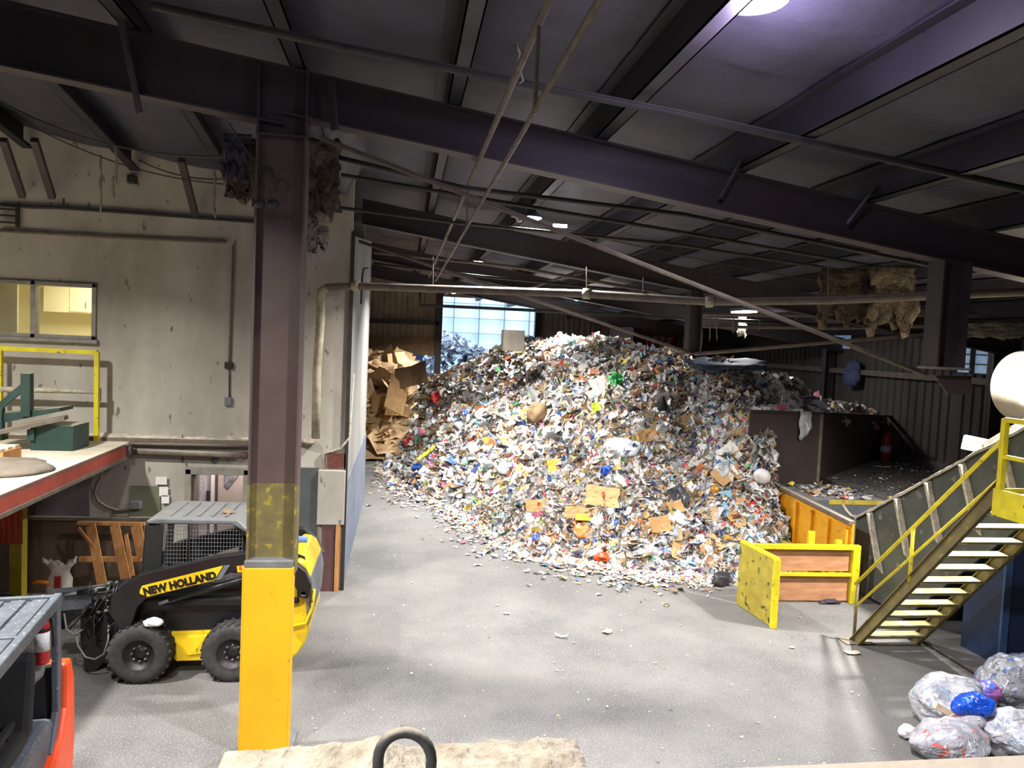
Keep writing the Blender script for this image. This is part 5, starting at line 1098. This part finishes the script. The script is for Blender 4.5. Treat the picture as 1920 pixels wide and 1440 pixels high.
# small daylit broken panel in the dark wall
for (px,py,lb) in ((1580,632,'window_5'),):
    a = PX(px-14,py-18,RX-.05); b = PX(px+14,py+22,RX-.05); t = T(lb,'x','y',(RX-.05,(a.y+b.y)/2,b.z)); t['kind']='structure'; del t['category']; del t['label']
    MB().box(RX-.06,RX-.03,min(a.y,b.y),max(a.y,b.y),min(a.z,b.z),max(a.z,b.z)).build('window_pane', M('grimy_pane_far',(170,190,210),(40,44,60),9,.5,bump=0,emit=((150,180,215),.25)), t)
# wall columns on the right wall
for k,(y_) in enumerate((16.2, 23.4)):
    t = T('wall_column', ['dusty steel column against the right corrugated wall, beside the window','farther dusty steel column against the right wall'][k], 'column', (RX-.3, y_, 1.7))
    ibeam(MB(), (RX-.25,y_,1.95 if k==0 else 0), (RX-.25,y_,5.2), .34, .2, (1,0,0)).build('shaft', steel_brown, t)
o = MB().beam((RX-.12,11,4.2),(RX-.12,40,4.2),.2,.16).build('wall_ledge', pipe_dusty, base=(RX,20,4.1)); tag(o, 'dusty horizontal girt ledge along the right corrugated wall', 'ledge')
p = PX(1598,700,RX-.3); o = blob(p,(.15,.35,.4),90,.4).build('blue_rag', M('blue_grey_rag',(84,90,130),(60,64,100),5,.8,bump=.3)); tag(o, 'blue grey rag hanging on the right wall girt', 'rag')
# outside, beyond the opening
t = T('fabric_shed', 'pale blue fabric covered building outside the far opening', 'building', (5,52,0))
B(-6, 22, 56, 56.3, 0, 11).build('cladding', M('pale_blue_cladding',(214,230,246),(200,220,242),.6,.6,bump=0), t)
mb = MB()
for x_ in np.arange(-2, 14, 1.9): mb.box(x_-.03,x_+.03,55.6,55.9,0,11)
for z_ in (3.6,5.2,6.3,7.4): mb.box(-4,16,55.6,55.75,z_-.025,z_+.025)
mb.build('frame_bars', grey_m, t)
n = 2600; x = RNG.uniform(1.0, 7.5, n); y = RNG.uniform(43, 47, n); z = 4.9 - .45*np.abs(x-2.6) - .5*np.maximum(0,44.5-y) + RNG.normal(0,.1,n); ok = z > .1; x,y,z = x[ok],y[ok],z[ok]; n = len(x); z = np.where(RNG.random(n) < .35, z*RNG.random(n), z)
V_, F_, C_ = litter_mesh('l', x, y, z, np.full(n,.7), RNG.uniform(.2,.5,n), np.tile([0,-.5,.8],(n,1)), np.array([lin(c)[:3] for c in ((206,210,218),(160,166,180),(104,110,130),(230,232,236))])[RNG.integers(0,4,n)])
o = mesh_np('outdoor_heap', V_, F_, C_, LM, base=(4,45,0)); tag(o, 'heap of pale bluish waste outside the far opening', 'waste heap', kind='stuff')
# ================================================================ RIGHT SIDE
SZ = 1.7
o = B(10.25, 14.2, 10.2, 20.2, 0, SZ).build('concrete_dock', concrete_dark, bevel=.01); tag(o, 'grimy raised concrete dock strewn with debris at the right', 'dock')
flat_litter('dock_litter', 700, (10.3, 14.15), (10.6, 20), SZ, .03, .16, 'bits of pale debris scattered over the raised concrete dock', test=lambda x,y: (y < 16.0+(np.maximum(x,9.75)-9.75)*.9))
for (px,py,w_,sp_,lb) in ((1655,877,.45,.1,'long white paper strip on the raised dock'),(1700,872,.3,.4,'shorter white strip farther along the raised dock')):
    p = PZ(px,py,SZ); o = proto('paper_strip', card(w_,.12,70,.1), paper_m, lb, 'paper', None, .004); o.location = p+Vector((0,0,.02)); o.rotation_euler=(0,0,sp_)
# brown steel push wall
t = T('steel_push_wall', 'tall dark brown steel plate wall holding back the heap at the right', 'push wall', (9.75,16.2,0))
zt1 = P(1500,775,16.2).z
xl = P(1405,800,16.2).x; xr = 9.75
B(xl, xr, 16.18, 16.24, .9, zt1).build('left_plate', panel_brown, t)
e0 = Vector((xr,16.21,0)); e1 = Vector((14.2, 20.25, 0)); zt2 = 2.93
MB().prism([e0+Vector((0,0,SZ)), e1+Vector((0,0,SZ)), e1+Vector((0,0,zt2)), e0+Vector((0,0,zt1))], (.05,.05,0)).build('right_plate', panel_brown, t)
MB().beam((xl,16.2,zt1+.02),(xr,16.2,zt1+.02),.12,.06).beam((xr,16.2,zt1+.02), e1+Vector((.3,.1,zt2+.02)), .12,.06).build('top_rail', pipe_dark, t)
MB().beam((xr,16.15,SZ),(xr,16.15,zt1),.07,.05,(0,1,0)).build('seam_bar', pipe_dusty, t)
p = P(1506,800,16.15); o = MB().add(*(lambda v: (v, [(i*6+j,(i+1)*6+j,(i+1)*6+j+1,i*6+j+1) for i in range(4) for j in range(5)]))([(p.x-.12+.07*i+.02*math.sin(j*2), 16.1+.03*math.sin(i*2+j), zt1+.06-.14*j*(1-.12*abs(i-1))) for i in range(5) for j in range(6)]), True).build('draped_plastic', bag_white, solid=.01); tag(o, 'pale plastic rag draped over the brown push wall', 'rag')
# extinguisher / red canister at the wall end
p = PX(1661,835,13.9); t = T('fire_extinguisher', 'red extinguisher on the right wall beside the brown push wall', 'fire extinguisher', (p.x,p.y,p.z-.35))
MB().lathe([(0,-.45),(.13,-.44),(.14,-.4),(.14,.3),(.1,.38),(0,.4)], p, 'z', 16).build('cylinder', red_m, t); MB().lathe([(.141,-.2),(.143,-.2),(.143,.0),(.141,.0)], p, 'z', 16).build('paper_label', white_p, t)
MB().tube([p+Vector((0,0,.4)), p+Vector((.1,0,.5))], .03, 6).build('valve_handle', black_matte, t)
# yellow bin side (infeed pit)
t = T('infeed_bin', 'orange yellow steel side of the conveyor infeed pit behind the gate', 'bin', (8.6,14.5,0))
yA, yB = 12.95, 16.05
zA, zB = PX(1603,985,8.6).z, PX(1440,905,8.6).z
MB().prism([(8.6,yA,0),(8.6,yB,0),(8.6,yB,zB),(8.6,yA,zA)], (.05,0,0)).build('side_plate', yellow_orange, t)
MB().beam((8.6,yA,zA+.02),(8.6,yB,zB+.02),.12,.07).build('top_rail', pipe_dusty, t)
for k in range(5):
    y_ = yA+.12+.62*k; z_ = zA+(zB-zA)*(y_-yA)/(yB-yA)-.1; B(8.53,8.6,y_-.04,y_+.04,.05,z_).build('rib', yellow_orange, t, bevel=.006)
B(8.3,8.45,yA+.9,yB,.0,.62).build('lower_kerb', yellow_worn, t, bevel=.01)
B(8.2,8.66,yB,yB+.1,.6,zB+.05).build('end_plate', yellow_orange, t)
B(8.66, 10.25, yB-1.75, yB, SZ-.1, SZ-.04).build('cover_plate', panel_grey, t); B(8.66, 10.22, yB-1.79, yB-1.75, .1, SZ-.04).build('cover_front', M('darker_grey_plate',(92,94,98),(78,80,84),2,.5,bump=.05), t)  # front plate is a darker grey than the cover
B(8.9, 10.2, yB-1.8, yB-1.78, SZ-.12, SZ-.03).build('yellow_lip', yellow_worn, t)
flat_litter('cover_litter', 160, (8.8,10.1), (14.4,15.9), SZ-.04, .05, .25, 'scraps lying on the grey infeed cover plate')
# yellow gate
def post_box(mb, x, y, z0, z1, w=.07): mb.box(x-w/2,x+w/2,y-w/2,y+w/2,z0,z1)
ga = PZ(1380,1133,0); gb = PZ(1446,1178,0); gc = PZ(1598,1131,0)
gh = 1.19
t = T('yellow_barrier', 'worn yellow plywood barrier panel with scuffs, end on at the left of the gate', 'gate', ((ga+gb)/2))
dx = (gb-ga).normalized(); nx_ = Vector((dx.y,-dx.x,0))
MB().prism([ga+Vector((0,0,.02)), gb+Vector((0,0,.02)), gb+Vector((0,0,gh)), ga+Vector((0,0,gh))], -nx_*.03).build('board', yellow_worn, t)
MB().beam(gb+Vector((.03,0,.0)), gb+Vector((.03,0,gh)), .1,.08,(0,1,0)).build('end_post', yellow_rail, t, bevel=.006); MB().beam(ga+Vector((.04,0,gh)), gb+Vector((.04,0,gh)), .09,.05).build('top_rail', yellow_rail, t, bevel=.006)
t = T('yellow_gate', 'bright yellow steel frame gate with two plywood infills', 'gate', ((ga+gc)/2))
g0 = ga+Vector((.12,.08,0)); g1 = gc.copy(); g1.y = gc.y
ghz = P(1500,1025,(g0.y+g1.y)/2).z
def gz(f): return g0.lerp(g1,f)
MB().beam(g0+Vector((0,0,ghz)), g1+Vector((0,0,ghz)), .09,.09).build('top_rail', yellow_rail, t, bevel=.006)
MB().beam(g0+Vector((0,0,.55)), g1+Vector((0,0,.55)), .07,.06).build('middle_rail', yellow_rail, t, bevel=.006)
MB().beam(g1, g1+Vector((0,0,ghz+.04)), .15,.1,(0,1,0)).build('end_post', yellow_rail, t, bevel=.008)
MB().beam(g0, g0+Vector((0,0,ghz)), .08,.08,(0,1,0)).build('end_post', yellow_rail, t, bevel=.008)
for (f, h_) in ((.63,.26),(.88,.1)):
    p = gz(f); MB().beam(p+Vector((0,.15,0)), p+Vector((0,.15,ghz+h_)), .12,.07,(0,1,0)).build('upright_stub', yellow_rail, t, bevel=.006)
for (z0_, z1_) in ((.6,ghz-.05),(.03,.52)):
    a, b = g0+Vector((0,.05,0)), g1+Vector((-.05,.05,0)); MB().prism([a+Vector((0,0,z0_)), b+Vector((0,0,z0_)), b+Vector((0,0,z1_)), a+Vector((0,0,z1_))], (0,.02,0)).build('plywood_infill', ply, t)
p = PZ(1550,1128,0); o = blob(p+Vector((0,-.1,.03)),(.2,.07,.045),91,.5).build('dark_rag', M('purple_black',(52,44,64),(30,28,34),5,.7,bump=.3)); tag(o, 'crumpled dark purple rag on the floor under the gate', 'rag')
# inclined conveyor
CX0, CX1 = 9.0, 10.2
A = PX(1606,972,CX0); Bp = PX(1880,826,CX0); sl = (Bp.z-A.z)/(A.y-Bp.y)
def cz(y): return A.z + (A.y-y)*sl
t = T('inclined_conveyor', 'grey green enclosed conveyor climbing beside the stairs with white dusty edge', 'conveyor', (CX0, A.y, 0))
yE = 8.6
MB().prism([(CX0,A.y,.1),(CX0,A.y,A.z),(CX0,yE,cz(yE)),(CX0,yE,cz(yE)-1.1),(CX0,A.y-1.6,.1)], (.05,0,0)).build('side_plate', grey_dark, t)
MB().prism([(CX1,A.y,.1),(CX1,A.y,A.z),(CX1,yE,cz(yE)),(CX1,yE,cz(yE)-1.35),(CX1,A.y-1.7,.1)], (.05,0,0)).build('far_side_plate', grey_dark, t)
MB().prism([(CX0+.05,A.y,A.z-.55),(CX0+.05,yE,cz(yE)-.55),(CX1,yE,cz(yE)-.55),(CX1,A.y,A.z-.55)], (0,0,.02)).build('belt', black_matte, t)
vs=[];n=60
for i in range(n+1):
    y_=A.y+(yE-A.y)*i/n; z_=cz(y_)
    for (xo,zo_) in ((-.05,-.03),(-.055,.02),(.0,.05),(.06,.02),(.06,-.03)): vs.append((CX0+xo,y_,z_+zo_+.025*noise.noise(Vector((y_*5,xo*9,1)))))
MB().add(vs,[(i*5+j,(i+1)*5+j,(i+1)*5+j+1,i*5+j+1) for i in range(n) for j in range(4)],True).build('dusty_top_edge', dust_m, t)
for k in range(7):
    y_ = A.y-.5-.75*k; z_ = cz(y_); MB().prism([(CX0-.01,y_,z_-.05),(CX0-.1,y_,z_-.1),(CX0-.1,y_-.38,max(.1,z_-1.0)),(CX0-.01,y_-.45,max(.1,z_-1.12))], (0,.06,0)).build('rib', dust_m, t)
for k in range(7):
    pass
# lower lip at the foot
MB().tube([(CX0-.02,A.y+.45,A.z+.16),(CX0-.02,A.y+.3,A.z+.06),(CX0-.02,A.y+.12,A.z+.0),(CX0-.02,A.y,A.z+.03)], .035, 8).build('curled_lip', pipe_dusty, t)
for (y_) in (12.0,):
    for x_ in (CX0+.1, CX1-.05): MB().beam((x_,y_,0),(x_,y_,max(.3,cz(y_)-1.2)),.12,.12,(0,1,0)).build('leg', grey_dark, t)
# crossbeams at the conveyor head
a, b = P(1806,828,11.0), P(1935,856,10.3); o = MB().beam(a, b, .2, .22).build('head_beam', dust_m); tag(o, 'white dust caked cross beam at the head of the conveyor', 'beam')
a, b = P(1848,836,10.7), P(1940,782,9.9); o = MB().beam(a, b, .08, .1).build('head_brace', dust_m); tag(o, 'white dusty brace rising to the right over the conveyor head', 'brace')
a, b = P(1742,905,13.2), P(1800,856,12.3)
c_ = P(1962,727,10.9); o = MB().lathe([(0,-.45),(.3,-.44),(.5,-.3),(.58,-.08),(.6,0),(.6,.5)], c_, 'y', 40).build('cream_drum', globe_m); tag(o, 'big cream dusty drum end at the right edge above the conveyor', 'drum')
o = MB().beam(c_+Vector((-.1,.1,-.5)), (c_.x-.1, c_.y+.1, cz(c_.y)-.56), .2,.2,(0,1,0)).build('drum_stand', grey_dark); tag(o, 'steel stand carrying the cream drum over the conveyor', 'stand')
# stairs (climb towards the camera)
SX0, SX1 = 7.49, 8.55
S0 = PZ(1603,1200,0); S0.x = SX0
run = 2.68; rise = 3.05; ys0, ys1 = 11.0, 11.0-run
t = T('steel_stairs', 'steep yellow steel stairs with open worn treads at the right', 'stairs', (SX0, ys0, 0))
def sz(y): return (ys0-y)*rise/run
for i, x_ in enumerate((SX0, SX1)):
    mb = MB()
    mb.prism([(x_,ys0+.1,0),(x_,ys0-.12,0),(x_,ys1,rise-.12),(x_,ys1,rise+.14)], (.015,0,0))
    for (o0, o1) in (((ys0+.1,.0),(ys1,rise+.14)),((ys0-.12,0),(ys1,rise-.12))):
        mb.beam((x_+(-.0 if i==0 else .0),o0[0],o0[1]+.01),(x_,o1[0],o1[1]),.07,.015,(0,0,1))
    mb.build('stringer', stringer, t)
nt_ = 12
for k in range(nt_):
    z_ = rise*(k+.75)/nt_; y_ = ys0 - run*(k+.75)/nt_
    B(SX0+.02, SX1-.0, y_-.12, y_+.12, z_-.02, z_+.015).build('tread', tread_m, t, bevel=.004)
hr = .92
for i, x_ in enumerate((SX0,)):
    a = Vector((x_, ys0+.08, .95)); b = Vector((x_, ys1-.05, 3.76))
    MB().tube([a, b], .028, 10).build('handrail', yellow_rail, t); MB().tube([a-Vector((0,0,.4)), b-Vector((0,0,.5))], .02, 8).build('middle_rail', yellow_rail, t)
    for f in (.02,.45,.98):
        p = a.lerp(b, f); MB().tube([p, Vector((x_, p.y+.0, max(.02,sz(p.y)+.05)))], .026, 8).build('rail_post', yellow_rail if f > .1 else stringer, t)
MB().box(SX0-.2, SX0+.3, ys0-.1, ys0+.18, .0, .015).build('foot_plate', pipe_dark, t)
# landing
t = T('stair_landing', 'yellow edged steel landing at the top of the stairs', 'landing', (8.8, 8.3, 0))
B(SX0-.03, 8.85, 5.6, ys1, rise-.28, rise-.02).build('platform_deck', grey_dark, t)
B(SX0-.06, 8.85, ys1, ys1+.02, rise-.3, rise+.04).build('toe_board', yellow_rail, t); B(SX0-.06, SX0-.03, 5.6, ys1, rise-.3, rise+.04).build('toe_board', yellow_rail, t)
lp = MB()
lx, ly = PX(1884,900,SX0+.0).x, ys1-.02
MB().beam((SX0,ly,rise-.1),(SX0,ly,rise+.92),.07,.07,(0,1,0)).build('rail_post', yellow_rail, t, bevel=.005)
MB().beam((SX0,ly,rise+.91),(SX0,5.7,rise+.91),.06,.06).build('top_rail', yellow_rail, t); MB().beam((SX0,ly,rise+.45),(SX0,5.7,rise+.45),.05,.05).build('middle_rail', yellow_rail, t)
MB().beam((SX0,5.7,rise-.1),(SX0,5.7,rise+.95),.06,.06,(0,1,0)).build('rail_post', yellow_rail, t)
for (x_, y_) in ((8.75,5.75),): MB().beam((x_,y_,0),(x_,y_,rise-.28),.1,.1,(0,1,0)).build('leg', blue_dark, t)
# blue machine housing under the conveyor
bx = PZ(1872,1250,0)
t = T('blue_machine_housing', 'dark blue steel housing under the conveyor at the right edge', 'machine housing', (bx.x+.8, bx.y, 0))
zt_ = P(1885,992,bx.y).z
B(bx.x, bx.x+2.6, bx.y, bx.y+.8, 0, zt_).build('body', blue_dark, t, bevel=.01)
B(bx.x-.04, bx.x+.08, bx.y-.04, bx.y, 0, zt_).build('corner_angle', M('blue_edge',(62,88,128),(48,70,108),3,.45,bump=.05), t)
# metal strip on the floor
a, b = PZ(1725,1200,0), PZ(1835,1268,0); o = MB().beam(a+Vector((0,0,.02)), b+Vector((0,0,.02)), .08,.03).build('floor_rail', pipe_dark, base=a); tag(o, 'thin metal rail lying on the dark floor under the stairs', 'rail')
# ================================================================ BAGS bottom right
def bag(px, py, Y, rad, seed, mt, label, amp=.3):
    p = P(px, py, Y); p.z = max(p.z, rad[2]*.8); p_ = p.copy(); o = blob(p, rad, seed, amp, n=36, m=26, flat=None).build('rubbish_bag', mt, sub=1); tag(o, label, 'bag')
    return o
bag(1785,1345,8.3,(.45,.4,.36),101,bag_white,'white rubbish bag stuffed full, the leftmost of the bag pile')
bag(1895,1332,8.9,(.46,.42,.38),103,clear_bag,'large clear crinkled bag at the top of the bag pile')
bag(1775,1405,7.7,(.42,.33,.24),105,bag_red,'clear bag with orange red wrappers at the bottom of the pile')
bag(1900,1405,7.8,(.4,.33,.26),107,bag_white,'pale bag at the lower right corner of the pile')
bag(1912,1275,9.4,(.35,.3,.22),109,bagmat('blue_tinted_bag',(170,184,208),[(60,110,210),(220,226,236),(90,96,110)]),'bluish bag at the very top right of the pile',.35)
bag(1825,1322,7.98,(.26,.16,.14),111,blue_bag,'bright blue plastic bag bulging out of the white rubbish bag',.4)
bag(1848,1296,8.45,(.2,.16,.12),113,M('red_blue_pack',(190,60,60),(60,100,190),5,.4,bump=.2),'red and blue packet showing in the clear crinkled bag',.3)
bag(1705,1372,8.1,(.12,.09,.07),115,white_p,'small white plastic corner sticking out left of the bag pile',.4)
p = P(1772,1333,9.17); 
for k,(px,py,a_,m_,lb) in enumerate(((1768,1330,.5,M('cream_pack',(226,206,176),(206,186,150),5,.6,bump=.1),'cream carton poking out of the white rubbish bag'),(1790,1340,-.5,M('pink_pack',(214,130,120),(220,200,190),5,.6,bump=.1),'pinkish red packet poking out of the white rubbish bag'))):
    o = proto('food_packet', MB().box(-.13,.13,-.02,.02,-.035,.035), m_, lb, 'packet'); o.location = P(px,py,7.95); o.rotation_euler = (0,a_,.1)
# ---------------- finishing
S.view_settings.view_transform = 'Standard'; S.view_settings.look = 'None'; S.view_settings.exposure = 0.12; S.view_settings.gamma = 1.0; S.view_settings.use_curve_mapping = False
S.cycles.use_denoising = True; S.cycles.max_bounces = 6; S.cycles.diffuse_bounces = 4; S.cycles.sample_clamp_indirect = 4
